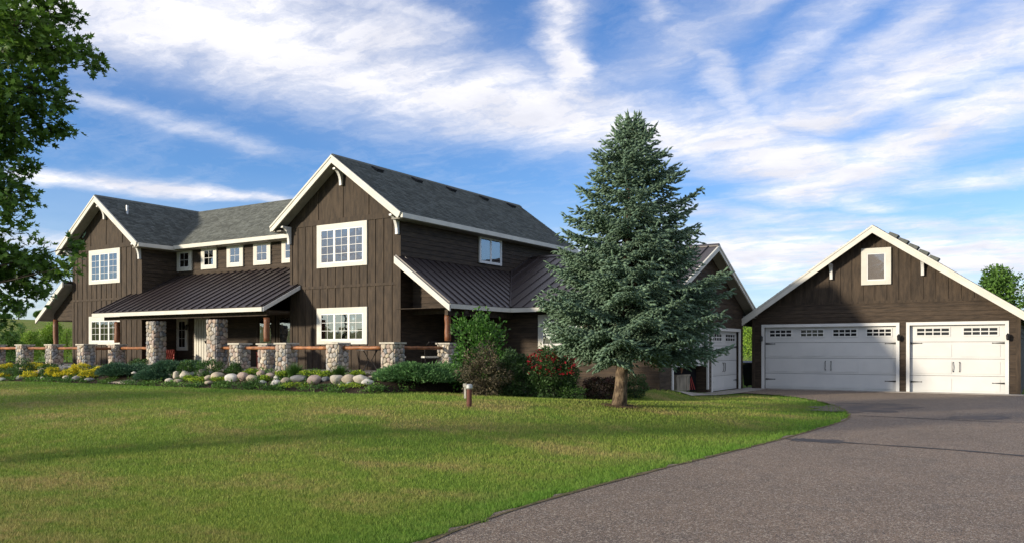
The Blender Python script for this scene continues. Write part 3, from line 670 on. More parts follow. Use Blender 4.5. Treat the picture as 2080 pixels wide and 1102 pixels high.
metal_roof(house, Fd, [(0, 0), (7.85, 0), (7.85, kk), (0, kk)], .44)
MB().prism(Frame((-17.5, RYc, CZP), (0, 1, 0), (0, 0, 1), (1, 0, 0)), [(-.14, -.06), (0, .03), (.14, -.06), (.14, -.02), (0, .06), (-.14, -.02)], 0, 7.80).build('ridge_cap', M['metal'], house)
MB().tube([(-15.4, 24.1, CZE + .03), (-17.55, 27.55, 4.64)], .03, 6).build('valley_flashing', M['metal'], house)
FqR = front(20.56)
MB().prism(FqR, [(-17.56, 4.58), (-15.34, 4.58 - 2.22 * .727), (-15.34, 4.58 - 2.22 * .727 - .19), (-17.56, 4.58 - .23)], -.04, .03).build('porch_rake', M['trim'], house)
MB().box(side(-15.4), 20.58, 24.04, CZE - .16, CZE - .02, -.02, .06).build('gutter', M['trim'], house)
MB().box(front(24.1), -15.34, -9.75, CZE - .16, CZE - .02, -.02, .06).build('gutter', M['trim'], house)
FT = front(21.5)
wt = MB().prism(FT, [(-17.58, 2.88), (-15.45, 2.88), (-15.45, 2.92), (-17.58, 4.45)], -.1, 0).build('porch_end_wall', M['lap'], house)
siding(wt, FT, [(-17.56, 2.90), (-15.47, 2.90), (-15.47, 2.93), (-17.56, 4.42)], step=.2)
MB().box(FT, -17.6, -15.42, 2.74, 2.90, -.14, .05).build('porch_beam', M['stain'], wt)
MB().box(side(-15.6), 20.8, 24.6, 2.66, 2.86, -.12, 0).build('porch_beam', M['stain'], house)
MB().box(Frame((0, 0, 2.9), (1, 0, 0), (0, 1, 0), (0, 0, 1)), -17.56, -15.42, 20.62, 24.6, -.02, .0).build('porch_ceiling', M['stain'], house)
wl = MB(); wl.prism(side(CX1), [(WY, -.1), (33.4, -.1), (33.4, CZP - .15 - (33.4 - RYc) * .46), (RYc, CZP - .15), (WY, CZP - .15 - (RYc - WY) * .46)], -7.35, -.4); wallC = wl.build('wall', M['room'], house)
FC = front(WY)
siding(wallC, FC, [(-17.5, .2), (CX1 + .03, .2), (CX1 + .03, 2.86), (-17.5, 2.86)], n=.0)
MB().box(FC, -17.5, CX1, -.1, 2.86, -.1, 0).build('wall_front', M['lap'], wallC)
window(house, Frame((0, WY - .03, 0), (1, 0, 0), (0, 0, 1), (0, -1, 0)), -14.6, 1.62, -12.9, 2.78, cw=.15, sash=2, cols=2, rows=3, back='skyblind', label='ground floor window half hidden by the spruce')
SG = side(CX1)
D1, D2, DH = (25.75, 29.15), (29.62, 32.95), 2.33
# gable end wall around the two openings
zt = CZP - .15
def gz(y): return zt - abs(y - RYc) * .46
for poly in ([(WY, -.1), (D1[0], -.1), (D1[0], DH), (WY, DH)], [(D1[1], -.1), (D2[0], -.1), (D2[0], DH), (D1[1], DH)], [(D2[1], -.1), (33.4, -.1), (33.4, DH), (D2[1], DH)]):
    MB().prism(SG, poly, -.4, 0).build('wall_pier', M['lap'], wallC); siding(wallC, SG, poly)
gp = [(WY, DH), (33.4, DH), (33.4, gz(33.4)), (RYc, zt), (WY, gz(WY))]
MB().prism(SG, gp, -.4, 0).build('wall_gable', M['lap'], wallC); siding(wallC, SG, gp)
RG = side(-9.75)
rake_board(house, RG, (24.08, CZE - .01), (RYc, CZP - .01), .18); rake_board(house, RG, (34.02, CZE - .01), (RYc, CZP - .01), .18)
for a, b in ((24.1, 0), (34.0, 1)): MB().prism(SG, [(a, CZE - .10), (RYc, CZP - .10), (RYc, CZP - .13), (a, CZE - .13)], .034, .449).build('soffit', M['soffit'], house)
MB().box(Frame((0, 0, CZE - .15), (1, 0, 0), (0, 1, 0), (0, 0, 1)), CX1 + .034, -9.74, 33.4, 34.0, -.02, 0).build('eave_soffit', M['soffit'], house)
MB().box(Frame((0, 34.0, 0), (1, 0, 0), (0, 0, 1), (0, 1, 0)), -17.5, -9.70, CZE - .16, CZE - .02, -.02, .06).build('gutter', M['trim'], house)

def garage_door(parent, F, u0, u1, v0, v1, cols, nm='garage_door', label=None, lift=0.0, cw=.115, hinges=True):
    """cased opening with a sectional carriage door; F.n points out of the wall"""
    c = MB(); c.box(F, u0, u0 + cw, v0, v1, .0, .06); c.box(F, u1 - cw, u1, v0, v1, .0, .06); c.box(F, u0 + cw, u1 - cw, v1 - cw, v1, .0, .062)
    d = c.build(nm, M['white'], parent); tag(d, label)
    a0, a1, b0, b1 = u0 + cw, u1 - cw, v0 + .01 + lift, v1 - cw
    H_ = (v1 - cw - v0) / 4; n0, n1 = -.14, -.09
    for r in range(4):
        lo = v0 + .01 + r * H_ + lift; hi = lo + H_ - .012
        if lo > b1 - .02: break
        hi = min(hi, b1); s = MB(); s.box(F, a0, a1, lo, hi, n0, n1); w = (a1 - a0) / cols
        if r < 3 or lift:
            for k_ in range(cols):
                l, rr = a0 + k_ * w + w * .10, a0 + (k_ + 1) * w - w * .10
                if hi - lo > .3: s.prism(F, [(l, lo + .07), (rr, lo + .07), (rr, hi - .09), (l, hi - .09)], n1 + .0005, n1 + .014)
        s.build('door_section', M['door'], d)
        if r == 3 and not lift:
            for k_ in range(cols):
                l, rr = a0 + k_ * w + w * .155, a0 + (k_ + 1) * w - w * .155; fr = MB(); m_ = .045
                bb0, bb1 = hi - .36, hi - .12
                fr.box(F, l - m_, rr + m_, bb1, bb1 + m_, n1 + .001, n1 + .02); fr.box(F, l - m_, rr + m_, bb0 - m_, bb0, n1 + .001, n1 + .02); fr.box(F, l - m_, l, bb0, bb1, n1 + .001, n1 + .02); fr.box(F, rr, rr + m_, bb0, bb1, n1 + .001, n1 + .02)
                for q in range(1, 4): x = l + (rr - l) * q / 4; fr.box(F, x - .016, x + .016, bb0, bb1, n1 + .006, n1 + .018)
                fr.box(F, l, rr, (bb0 + bb1) / 2 - .018, (bb0 + bb1) / 2 + .018, n1 + .0062, n1 + .0178); fr.build('window_grille', M['white'], d)
                for q in range(4):
                    for t in range(2):
                        x0, x1 = l + (rr - l) * q / 4, l + (rr - l) * (q + 1) / 4; y0 = bb0 + (bb1 - bb0) * t / 2; MB().box(F, x0 + .002, x1 - .002, y0 + .002, y0 + (bb1 - bb0) / 2 - .002, n1 + .0015, n1 + .005).build('pane', M['lite'], d)
    if hinges and not lift:
        for z_ in (v0 + H_ * .62, v0 + H_ * 2.93):
            for (x, s) in ((a0 + .02, 1), (a1 - .02, -1)):
                MB().prism(F, [(x, z_ - .03), (x, z_ + .03), (x + s * .32, z_ + .010), (x + s * .38, z_ + .02), (x + s * .38, z_ - .02), (x + s * .32, z_ - .010)], n1 + .015, n1 + .024).build('strap_hinge', M['iron'], d)
        mid = (a0 + a1) / 2
        for s in (-1, 1):
            x = mid + s * .10; z_ = v0 + (v1 - v0) * .30
            h = MB(); h.tube([F.p(x, z_, n1 + .02), F.p(x + s * .012, z_ + .04, n1 + .05), F.p(x, z_ + .17, n1 + .06), F.p(x + s * .012, z_ + .30, n1 + .05), F.p(x, z_ + .34, n1 + .02)], [.022, .011, .011, .011, .022], 6); h.build('handle', M['iron'], d)
    return d
M['lite'] = mat('dark_glass', (.015, .015, .017), .12, .5)
garage_door(house, SG, D2[0] - .08, D2[1] + .06, .03, 2.40, 2, label='closed white garage door at the house gable, partly behind the spruce')
garage_door(house, SG, D1[0] - .06, D1[1] + .08, .15, 2.40, 2, label='half raised white garage door behind the spruce', lift=.85)

def lantern(parent, p, F=None):
    l = MB(); x, y, z = p; l.tube([(x, y, z + .05), (x, y - .12, z + .10)], .012, 6); l.tube([(x, y - .12, z - .14), (x, y - .12, z - .10), (x, y - .12, z + .04), (x, y - .12, z + .10)], [.035, .055, .065, .015], 6)
    return l.build('wall_lantern', M['iron'], parent)

# log posts of the house
def log_post(parent, x, y, z0_, z1, r=.10):
    n = 7; pts = [(x + random.uniform(-.008, .008), y + random.uniform(-.008, .008), z0_ + (z1 - z0_) * i / (n - 1)) for i in range(n)]
    return MB().tube(pts, [r * random.uniform(.92, 1.06) for _ in range(n)], 14).build('log_post', M['post'], parent, True)
log_post(house, -22.4, 19.55, 1.86, 2.68, .105); log_post(house, -31.1, 19.55, 1.86, 2.68, .105)
log_post(house, -15.75, 21.0, 1.86, 2.70, .10)
log_post(house, -38.1, 20.95, .85, 2.95, .11)
# square post and inner wall of the side porch
MB().box(front(23.0), -17.05, -16.83, .9, 2.86, -.15, 0).build('porch_post', M['stain'], house)
# left side porch roof of the left gable
Fz = slope_frame((-38.8, 25.5, CZE), (-38.8, 20.5, CZE), (-36.6, 25.5, 4.62))
metal_roof(house, Fz, [(0, 0), (5, 0), (5, 2.72), (0, 2.72)], .40)
MB().prism(front(20.45), [(-36.62, 4.58), (-38.86, 4.58 - 2.24 * .727), (-38.86, 4.58 - 2.24 * .727 - .19), (-36.62, 4.58 - .23)], -.04, .03).build('porch_rake', M['trim'], house)
MB().prism(front(25.4), [(-36.62, 4.50), (-38.8, 2.92), (-38.8, 2.88), (-36.62, 4.46)], 0, 4.90).build('soffit', M['soffit'], house)
w3 = MB().prism(front(21.0), [(-38.3, 2.88), (-36.6, 2.88), (-36.6, 4.4), (-38.3, 3.2)], -.1, 0).build('porch_end_wall', M['lap'], house)
siding(w3, front(21.0), [(-38.3, 2.9), (-36.62, 2.9), (-36.62, 4.38), (-38.3, 3.2)], step=.2)
lantern(house, (-30.75 + .05, YM - .05, 2.55))

# ------------------------------------------------------------------ detached garage
gar = thing('detached_garage', 'brown detached garage with two white carriage style doors and a gable window', 'garage', (-5.3, 36, 0))
GX0, GX1, GY = -9.92, -.63, 33.80; GC = -5.30; GPZ, GP = 6.20, .69
FG = front(GY); zt = GPZ - .13
def gh(x): return zt - abs(x - GC) * GP
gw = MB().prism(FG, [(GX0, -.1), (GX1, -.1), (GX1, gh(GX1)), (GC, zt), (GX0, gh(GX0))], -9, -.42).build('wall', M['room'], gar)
d1, d2 = (-9.47, -4.50), (-4.15, -1.01)
for a, b in ((GX0, d1[0]), (d1[1], d2[0]), (d2[1], GX1)):
    MB().prism(FG, [(a, -.1), (b, -.1), (b, 2.52), (a, 2.52)], -.40, 0).build('wall_pier', M['lap'], gw); siding(gw, FG, [(a, 0), (b, 0), (b, 2.52), (a, 2.52)], step=.155)
MB().prism(FG, [(GX0, 2.52), (GX1, 2.52), (GX1, max(gh(GX1), 2.6)), (GC, zt), (GX0, max(gh(GX0), 2.6))], -.40, 0).build('wall_gable', M['stain'], gw)
siding(gw, FG, clip([(GX0, 2.52), (GX1, 2.52), (GX1, gh(GX1)), (GC, zt), (GX0, gh(GX0))], 0, 1, 3.33), step=.155)
MB().box(FG, -8.95, -1.62, 3.33, 3.42, 0, .034).build('trim_band', M['stain'], gw)
gp = clip([(GX0, 3.0), (GX1, 3.0), (GX1, 3.0), (GC, zt - .01), (GX0, 3.0)], 0, -1, -3.42)
gpoly = [(GC - (zt - 3.42) / GP, 3.42), (GC + (zt - 3.42) / GP, 3.42), (GC, zt)]
battens(gw, FG, gpoly, [GC - .41 * k - .02 for k in range(9, 0, -1)] + [GC - .02] + [GC + .41 * k - .02 for k in range(1, 10)], .06)
for x0, x1 in ((GX0 - .001, GX0 + .12), (GX1 - .12, GX1 + .034)): MB().box(FG, x0, x1, -.05, 2.9, .0, .036).build('corner_board', M['stain'], gw)
SR = side(GX1); siding(gw, SR, [(GY, 0), (GY + 9, 0), (GY + 9, 2.75), (GY, 2.75)], step=.2); MB().box(SR, GY + .01, GY + 9, 0, 2.75, -.4, 0).build('wall_side', M['lap'], gw)
SL = Frame((GX0, 0, 0), (0, 1, 0), (0, 0, 1), (-1, 0, 0)); MB().box(SL, GY + .01, GY + 9, 0, 2.75, -.4, 0).build('wall_side', M['lap'], gw)
ex = 5.05; ze = GPZ - ex * GP; y0r, y1r = GY - .5, GY + 9.4
for s in (1, -1):
    a, b = ((y0r, y1r) if s > 0 else (y1r, y0r)); Fr = slope_frame((GC + s * ex, a, ze), (GC + s * ex, b, ze), (GC, a, GPZ)); shingle_roof(gar, Fr, [(0, 0), (y1r - y0r, 0), (y1r - y0r, math.hypot(ex, ex * GP)), (0, math.hypot(ex, ex * GP))])
    rake_board(gar, front(y0r), (GC + s * (ex + .02), ze - .02), (GC, GPZ - .01), .24)
    o = .12 * math.hypot(1, GP); MB().prism(FG, [(GC + s * ex, ze - o), (GC, GPZ - o), (GC, GPZ - o - .03), (GC + s * ex, ze - o - .03)], .034, .499).build('soffit', M['soffit'], gar)
    Fe = Frame((GC + s * ex, 0, 0), (0, 1, 0), (0, 0, 1), (s, 0, 0)); MB().box(Fe, y0r, y1r, ze - .17, ze - .02, -.02, .06).build('gutter', M['trim'], gar)
garage_door(gar, FG, -9.53, -4.44, .02, 2.585, 4, label='wide white double garage door')
garage_door(gar, FG, -4.21, -.95, .02, 2.590, 2, label='single white garage door at the right')
window(gar, Frame((0, GY - .03, 0), (1, 0, 0), (0, 0, 1), (0, -1, 0)), -5.76, 4.02, -4.72, 5.38, cw=.19, sash=1, cols=1, rows=1, back='skyblind', gap=.045, top=.19, glz='frosted', sash_sheets=('all',), label='square gable window of the garage')
bracket(gar, -6.84, GY - .03, 4.86, .35, .58); bracket(gar, -3.66, GY - .03, 4.86, .35, .58)
for i in range(5):
    x = -4.62 + .335 * i; z_ = GPZ - (x - GC) * GP; F = Frame((x, y0r + .25, z_ + .02), (.823, 0, -.568), (0, 1, 0), (.568, 0, .823))
    MB().prism(F, [(-.160, -.22), (.160, -.22), (.160, .25), (-.160, .25)], -.04, lambda u, v: .13 - .05 * (u < 0)).build('roof_vent', M['shingle'], gar)
for x in (-9.50, -4.45, -.98): lantern(gar, (x, GY - .06, 2.05))

# ------------------------------------------------------------------ fieldstone pillars
def voronoi(w, h, s):
    nx, ny = max(2, round(w / s)), max(2, round(h / (s * .85))); pts = []
    for j in range(ny):
        for i in range(nx + (j % 2)):
            pts.append(((i + .5 - .5 * (j % 2)) * w / nx + random.uniform(-.34, .34) * w / nx, (j + .5) * h / ny + random.uniform(-.30, .30) * h / ny))
    pts = [p for p in pts if random.random() > .10]; cells = []
    for i, p in enumerate(pts):
        poly = [(-.015, 0), (w + .015, 0), (w + .015, h), (-.015, h)]
        for j, q in enumerate(pts):
            if i == j or abs(p[0] - q[0]) > s * 3 or abs(p[1] - q[1]) > s * 3: continue
            a, b = q[0] - p[0], q[1] - p[1]; c = a * (p[0] + q[0]) / 2 + b * (p[1] + q[1]) / 2; poly = clip(poly, a, b, c)
        if area(poly) > .002: cells.append(poly)
    return cells
def stone_face(parent, F, w, h, s=.15):
    for poly in voronoi(w, h, s):
        cx_, cy_ = sum(p[0] for p in poly) / len(poly), sum(p[1] for p in poly) / len(poly)
        # rounded outline: cut the corners
        P = []; k = len(poly)
        for i in range(k):
            a, b = poly[i], poly[(i + 1) % k]; P += [(a[0] * .78 + b[0] * .22, a[1] * .78 + b[1] * .22), (a[0] * .22 + b[0] * .78, a[1] * .22 + b[1] * .78)]
        hgt = random.uniform(.035, .065); V = []; k = len(P)
        for sc, z_ in ((.97, 0.0), (.97, hgt * .35), (.86, hgt * .8), (.5, hgt)):
            for (x, y) in P: V.append(F.p(cx_ + (x - cx_) * sc, cy_ + (y - cy_) * sc, z_))
        f = []
        for r in range(3):
            for i in range(k): j = (i + 1) % k; f.append((r * k + i, r * k + j, (r + 1) * k + j, (r + 1) * k + i))
        f.append(tuple(3 * k + i for i in range(k)))
        me = bpy.data.meshes.new('stone'); me.from_pydata(V, [], f); me.materials.append(M['stone']); me.polygons.foreach_set('use_smooth', [True] * len(me.polygons)); me.update()
        adopt(bpy.data.objects.new('stone', me), parent)
def stone_block(parent, x, y, z0_, z1, w=.48, s=.15, core='mortar_core'):
    h = w / 2; MB().box(Frame((0, 0, 0), (1, 0, 0), (0, 1, 0), (0, 0, 1)), x - h, x + h, y - h, y + h, z0_, z1).build(core, M['mortar'], parent)
    stone_face(parent, Frame((x - h, y - h, z0_), (1, 0, 0), (0, 0, 1), (0, -1, 0)), w, z1 - z0_, s)
    stone_face(parent, Frame((x + h, y - h, z0_), (0, 1, 0), (0, 0, 1), (1, 0, 0)), w, z1 - z0_, s)
    stone_face(parent, Frame((x - h, y + h, z0_), (0, -1, 0), (0, 0, 1), (-1, 0, 0)), w, z1 - z0_, s)
PY = 18.35
pillars = [(-15.95, PY, 'rightmost of the front row, beside the spreading juniper'), (-18.05, PY, 'second from the right in front of the lower gable window'),
           (-20.25, PY, 'third from the right, left of the lower gable window'), (-22.45, PY, 'fourth from the right, just right of the tall stone columns'),
           (-22.35, 19.55, 'standing back under the right log post of the entry porch'), (-31.1, 19.55, 'standing back under the left log post of the entry porch'),
           (-31.35, PY, 'in the front row left of the entry, before the left log post'), (-33.6, PY, 'in the front row before the left edge of the left gable'),
           (-35.85, PY, 'second from the left end of the front row'), (-38.1, PY, 'leftmost of the front row at the edge of the view'),
           (-15.75, 21.0, 'under the log post of the right side porch behind the juniper')]
for i, (x, y, tx) in enumerate(pillars):
    x += .22 if i == 0 else (0 if i in (4, 5, 10) else .14)
    p = thing('stone_pillar', 'short fieldstone pillar with pale cap, ' + tx, 'pillar', (x, y, .6), 'fieldstone pillars of the porch fence')
    top = 1.80; stone_block(p, x, y, .55, top - .05, .43 if y < 19 else .42, .155)
    c = MB(); c.box(Frame((0, 0, 0), (1, 0, 0), (0, 1, 0), (0, 0, 1)), x - .28, x + .28, y - .28, y + .28, top - .05, top); c.build('cap_stone', M['cap'], p)
for (x, tx) in ((-28.48, 'left tall fieldstone column of the entry porch beside the red chair'), (-24.93, 'right tall fieldstone column of the entry porch beside the cream door')):
    p = thing('stone_column', tx, 'column', (x, 19.5, .8)); stone_block(p, x, 19.5, .6, 2.66, .47, .17)
def rail(a, b, tx, r=.055):
    n = 9; pts = [np.array(a) + (np.array(b) - np.array(a)) * i / (n - 1) + np.array([0, 0, random.uniform(-.006, .006)]) for i in range(n)]
    o = MB().tube(pts, [r * random.uniform(.88, 1.1) for _ in range(n)], 10).build('log_rail', M['log'], None, True); tag(o, 'varnished log rail ' + tx, 'rail', 'log rails between the stone pillars')
RZ = 1.64
rail((-17.8, PY, RZ), (-16.2, PY, RZ), 'between the two rightmost front pillars'); rail((-20.0, PY, RZ), (-18.3, PY, RZ), 'right of the third front pillar from the right')
rail((-22.2, PY, RZ), (-20.5, PY, RZ), 'before the porch pillar with the right log post'); rail((-33.35, PY, RZ), (-31.6, PY, RZ), 'right of the pillar before the left gable edge')
rail((-35.6, PY, RZ), (-33.85, PY, RZ), 'between the second and third front pillars from the left'); rail((-37.85, PY, RZ), (-36.1, PY, RZ), 'between the two leftmost front pillars')
rail((-24.69, 19.5, RZ), (-22.65, 19.5, RZ), 'right of the right tall stone column'); rail((-30.85, 19.55, RZ), (-28.9, 19.5, RZ), 'left of the left tall stone column')
rail((-15.95, 18.6, RZ), (-15.78, 20.7, RZ), 'running back to the side porch post at the right'); rail((-31.35, 18.6, RZ - .02), (-31.15, 19.3, RZ - .02), 'short one joining front and porch pillars at the left')
rail((-43, PY, RZ), (-38.4, PY, RZ), 'running out of view at the left end')

# ------------------------------------------------------------------ foliage builders
def unit(n):
    v = rng.normal(size=(n, 3)); return v / np.linalg.norm(v, axis=1, keepdims=True)
def frames_from(D, roll=None):
    """orthonormal frames with x along D"""
    n = len(D); r = unit(n) if roll is None else roll; z = np.cross(D, r); z /= (np.linalg.norm(z, axis=1, keepdims=True) + 1e-9); y = np.cross(z, D); return y, z
MAPLE = np.array([(0, 0, 0), (.28, -.42, .05), (.38, -.20, 0), (.72, -.44, .06), (.62, -.14, 0), (1.0, 0, .08), (.62, .14, 0), (.72, .44, .06), (.38, .20, 0), (.28, .42, .05)])
MAPLE_F = [(0, 1, 2), (0, 2, 8), (0, 8, 9), (2, 3, 4), (2, 4, 6), (2, 6, 8), (4, 5, 6), (6, 7, 8)]
OVAL = np.array([(0, 0, 0), (.5, -.26, .08), (1, 0, 0), (.5, .26, .08)]); OVAL_F = [(0, 1, 2), (0, 2, 3)]
BLADE = np.array([(0, -.05, 0), (0, .05, 0), (1, 0, 0)]); BLADE_F = [(0, 1, 2)]
def leaves(P, D, size, T, TF, up=None):
    n = len(P); y, z = frames_from(D, up); s = (size if hasattr(size, '__len__') else np.full(n, size))[:, None, None]
    V = P[:, None, :] + s * (T[None, :, 0, None] * D[:, None, :] + T[None, :, 1, None] * y[:, None, :] + T[None, :, 2, None] * z[:, None, :])
    k = len(T); F = (np.arange(n)[:, None, None] * k + np.array(TF)[None]).reshape(-1, 3); return V.reshape(-1, 3), F
def ellipsoid_pts(c, r, n, hollow=.45, lump=.25, cut=None):
    d = unit(n); ph = rng.random(3) * 6; f = 1 + lump * (np.sin(d[:, 0] * 5 + ph[0]) * np.sin(d[:, 1] * 5 + ph[1]) + .6 * np.sin(d[:, 2] * 7 + ph[2]))
    rad = (hollow + (1 - hollow) * rng.random(n) ** .5) * f; return np.asarray(c) + d * rad[:, None] * np.asarray(r), d
def shrub(name, label, cat, c, r, n, size, m, T=OVAL, TF=OVAL_F, group=None, flowers=None, stem=True, hollow=.45, lump=.25, up=.25, kindstuff=False):
    """leafy plant: stems and a crown of single leaves"""
    c = np.asarray(c, float); base = g(c[0], c[1]) + .012; t = thing(name, label, cat, (c[0], c[1], base), group)
    P, d = ellipsoid_pts(c, r, n, hollow, lump); zlo, zhi = c[2] - r[2], c[2] + r[2]; P[:, 2] = base - .35 * r[2] + (P[:, 2] - zlo) * (zhi - base + .35 * r[2]) / (2 * r[2]); k = P[:, 2] > base + .01; P, d = P[k], d[k]; D = d * .8 + unit(len(P)) * .9 + np.array([0, 0, up]); D /= np.linalg.norm(D, axis=1, keepdims=True)
    V, F = leaves(P, D, size * (.6 + .8 * rng.random(len(P))), T, TF); npmesh('foliage', V, F, M[m], t)
    if stem:
        s = MB()
        for _ in range(6):
            e = P[rng.integers(len(P))]; s.tube([(c[0] + rng.normal() * .03, c[1] + rng.normal() * .03, base - .05), (c[0] * .5 + e[0] * .5, c[1] * .5 + e[1] * .5, base * .45 + e[2] * .55), tuple(e)], [.018, .012, .004], 5)
        s.build('stems', M['darkbark'], t)
    if flowers:
        fm, fn, fs = flowers; P, d = ellipsoid_pts(c, np.asarray(r) * 1.04, fn * 2, .9, lump); k = (P[:, 2] > c[2] - .2 * r[2]); P, d = P[k][:fn], d[k][:fn]
        D = unit(len(P)) + d * .3; D /= np.linalg.norm(D, axis=1, keepdims=True); V, F = leaves(P, D, fs * (.6 + .8 * rng.random(len(P))), T if T is not BLADE else OVAL, TF if T is not BLADE else OVAL_F); npmesh('blossoms', V, F, M[fm], t)
    return t

# ------------------------------------------------------------------ the blue spruce
def spruce(x, y, H_, label):
    zb = g(x, y); t = thing('spruce_tree', label, 'tree', (x, y, zb)); tr = MB(); n = 14
    lean = lambda h: .28 * min(1, h / H_ * 1.2)
    hs_ = [max(0, (H_ - .2) * i / (n - 1)) for i in range(n)]
    tr.tube([(x + .03 * math.sin(i) + lean(hs_[i]) * RT[0], y + lean(hs_[i]) * RT[1], zb - .1 + (H_ - .2) * i / (n - 1)) for i in range(n)], [.20, .148] + [.138 * (1 - i / n) + .01 for i in range(1, n - 1)], 16); tr.build('trunk', M['bark'], t, True)
    prof_h = np.array([.0, .15, .175, .22, .29, .36, .44, .54, .64, .74, .82, .90, .95, 1.0]) * H_ ; prof_r = np.array([.0, .5, 1.35, 1.95, 2.40, 2.38, 2.10, 1.84, 1.54, 1.22, .90, .54, .30, .06])
    SP, SD, SL = [], [], []      # shoots: root, direction, length
    twig = MB(); golden = 2.39996; a = 0.0; h = .19 * H_; i = 0
    while h < H_ * .962:
        f = h / H_; step = .056 / max(float(np.interp(h, prof_h, prof_r)), 1.35)
        R = float(np.interp(h, prof_h, prof_r)) * random.uniform(.76, 1.07); a += golden + random.uniform(-.25, .25); R *= 1 + .10 * (math.cos(a) * RT[0] + math.sin(a) * RT[1]); lx, ly = x + lean(h) * RT[0], y + lean(h) * RT[1]
        el = np.interp(f, [.1, .3, .6, .85, 1.0], [-.10, -.06, .10, .45, 1.05]) + random.uniform(-.08, .08)
        hd = np.array([math.cos(a), math.sin(a), 0]); sd = np.array([-math.sin(a), math.cos(a), 0]); m_ = max(4, int(R / .14)); pts = []
        for k in range(m_ + 1):
            s = k / m_; sag = -.13 * R * math.sin(s * math.pi * .8) * (1 if f < .7 else .3) + .05 * R * s ** 3
            pts.append(np.array([lx, ly, zb + h]) + hd * R * s * math.cos(el) + np.array([0, 0, R * s * math.sin(el) + sag]))
        twig.tube(pts, [.028 * (1 - .8 * k / m_) * (1.2 - f) + .004 for k in range(m_ + 1)], 4, False)
        # side branchlets
        s = .16
        while s < 1.0:
            b = pts[0] * 0; q = s * m_; k = min(int(q), m_ - 1); b = pts[k] + (pts[k + 1] - pts[k]) * (q - k); ax = pts[k + 1] - pts[k]; ax /= np.linalg.norm(ax)
            for sg in (-1, 1):
                Ls = (.12 + .46 * R * (1 - s) ** .8 * min(1, s * 2.6)) * random.uniform(.7, 1.15); Ls = max(min(Ls, .80), .16)
                dr = ax * .72 + sd * sg * .78 + np.array([0, 0, random.uniform(-.22, .08)]); dr /= np.linalg.norm(dr); nn = max(1, int(Ls / .098))
                for w in range(nn + 1):
                    l = w / nn * Ls; p = b + dr * l + np.array([0, 0, -.18 * l * l / max(Ls, .1)])
                    lat = np.cross(dr, (0, 0, 1)); 
                    for s2 in ((-1, 1) if w < nn else (0,)):
                        dd = dr * .75 + lat * s2 * .70 + np.array([0, 0, random.uniform(-.55, .22)]); SP.append(p); SD.append(dd / np.linalg.norm(dd)); SL.append(random.uniform(.100, .160) * (1.15 if s2 == 0 else 1))
            s += .068 / max(R, .35) * random.uniform(.8, 1.25) * 1.5
            if random.random() < .8:
                dd = ax * .8 + np.array([0, 0, random.uniform(-.5, .5)]) + sd * random.uniform(-.4, .4); SP.append(b); SD.append(dd / np.linalg.norm(dd)); SL.append(random.uniform(.08, .13))
        dd = pts[-1] - pts[-2]; dd = dd / np.linalg.norm(dd) + np.array([0, 0, .18]); SP.append(pts[-1]); SD.append(dd / np.linalg.norm(dd)); SL.append(random.uniform(.14, .24))
        h += step * random.uniform(.7, 1.3) * (1.0 if f < .75 else .8); i += 1
    # forked leader
    x += lean(H_) * RT[0]; y += lean(H_) * RT[1]
    for (dx, dz, hh) in ((-.10, .46, .93), (.13, .44, .93), (-.02, .30, .93), (-.24, .26, .92), (.26, .26, .92), (.04, .35, .92), (-.16, .3, .91), (.18, .2, .90)):
        p0 = np.array([x + dx * .3, y, zb + H_ * hh]); p1 = np.array([x + dx, y + random.uniform(-.08, .08), zb + H_ * hh + dz]); twig.tube([p0, p1], [.015, .006], 5, False)
        for k in range(9):
            q = p0 + (p1 - p0) * k / 8; dd = (p1 - p0) / np.linalg.norm(p1 - p0) + unit(1)[0] * .35; SP.append(q); SD.append(dd / np.linalg.norm(dd)); SL.append(.07 if k < 8 else .12)
    twig.build('boughs', M['darkbark'], t)
    SP, SD, SL = np.array(SP), np.array(SD), np.array(SL); n = len(SP); print('spruce shoots', n)
    y_, z_ = frames_from(SD)
    # solid core of each shoot: a slim spindle
    T = np.array([(0, .007, 0), (0, -.004, .006), (0, -.004, -.006), (.55, .030, 0), (.55, -.015, .026), (.55, -.015, -.026), (1.0, 0, 0)]); FF = [(0, 1, 4), (0, 4, 3), (1, 2, 5), (1, 5, 4), (2, 0, 3), (2, 3, 5), (3, 4, 6), (4, 5, 6), (5, 3, 6)]
    L_ = SL[:, None, None]; V1 = SP[:, None, :] + T[None, :, 0, None] * L_ * SD[:, None, :] + T[None, :, 1, None] * y_[:, None, :] + T[None, :, 2, None] * z_[:, None, :]; F1 = (np.arange(n)[:, None, None] * 7 + np.array(FF)[None]).reshape(-1, 3)
    # needle tufts leaning forward around the shoot
    q = 9; ang = rng.random((n, q)) * 2 * math.pi; s = np.tile(np.linspace(.05, .92, q), (n, 1)) + rng.normal(0, .04, (n, q)); rad = np.cos(ang)[..., None] * y_[:, None, :] + np.sin(ang)[..., None] * z_[:, None, :]
    tan = -np.sin(ang)[..., None] * y_[:, None, :] + np.cos(ang)[..., None] * z_[:, None, :]; root = SP[:, None, :] + (s * SL[:, None])[..., None] * SD[:, None, :]
    tip = root + SD[:, None, :] * .030 + rad * .032; V2 = np.stack([root - tan * .009 + rad * .004, root + tan * .009 + rad * .004, tip], 2).reshape(-1, 3)
    V = np.vstack([V1.reshape(-1, 3), V2]); F = np.vstack([F1, np.arange(len(V2)).reshape(-1, 3) + n * 7])
    npmesh('needles', V, F, M['needle'], t); return t
sp = at(1257, 823)
spruce(sp[0], sp[1], 594 * dep(sp) / FPX - .06, 'large blue spruce standing alone on the lawn in front of the house')
ring = MB(); 
V = []; k = 40
for i in range(k):
    a = 2 * math.pi * i / k; r = .42 + .1 * rng.random(); V.append((sp[0] + r * math.cos(a), sp[1] + r * math.sin(a)))
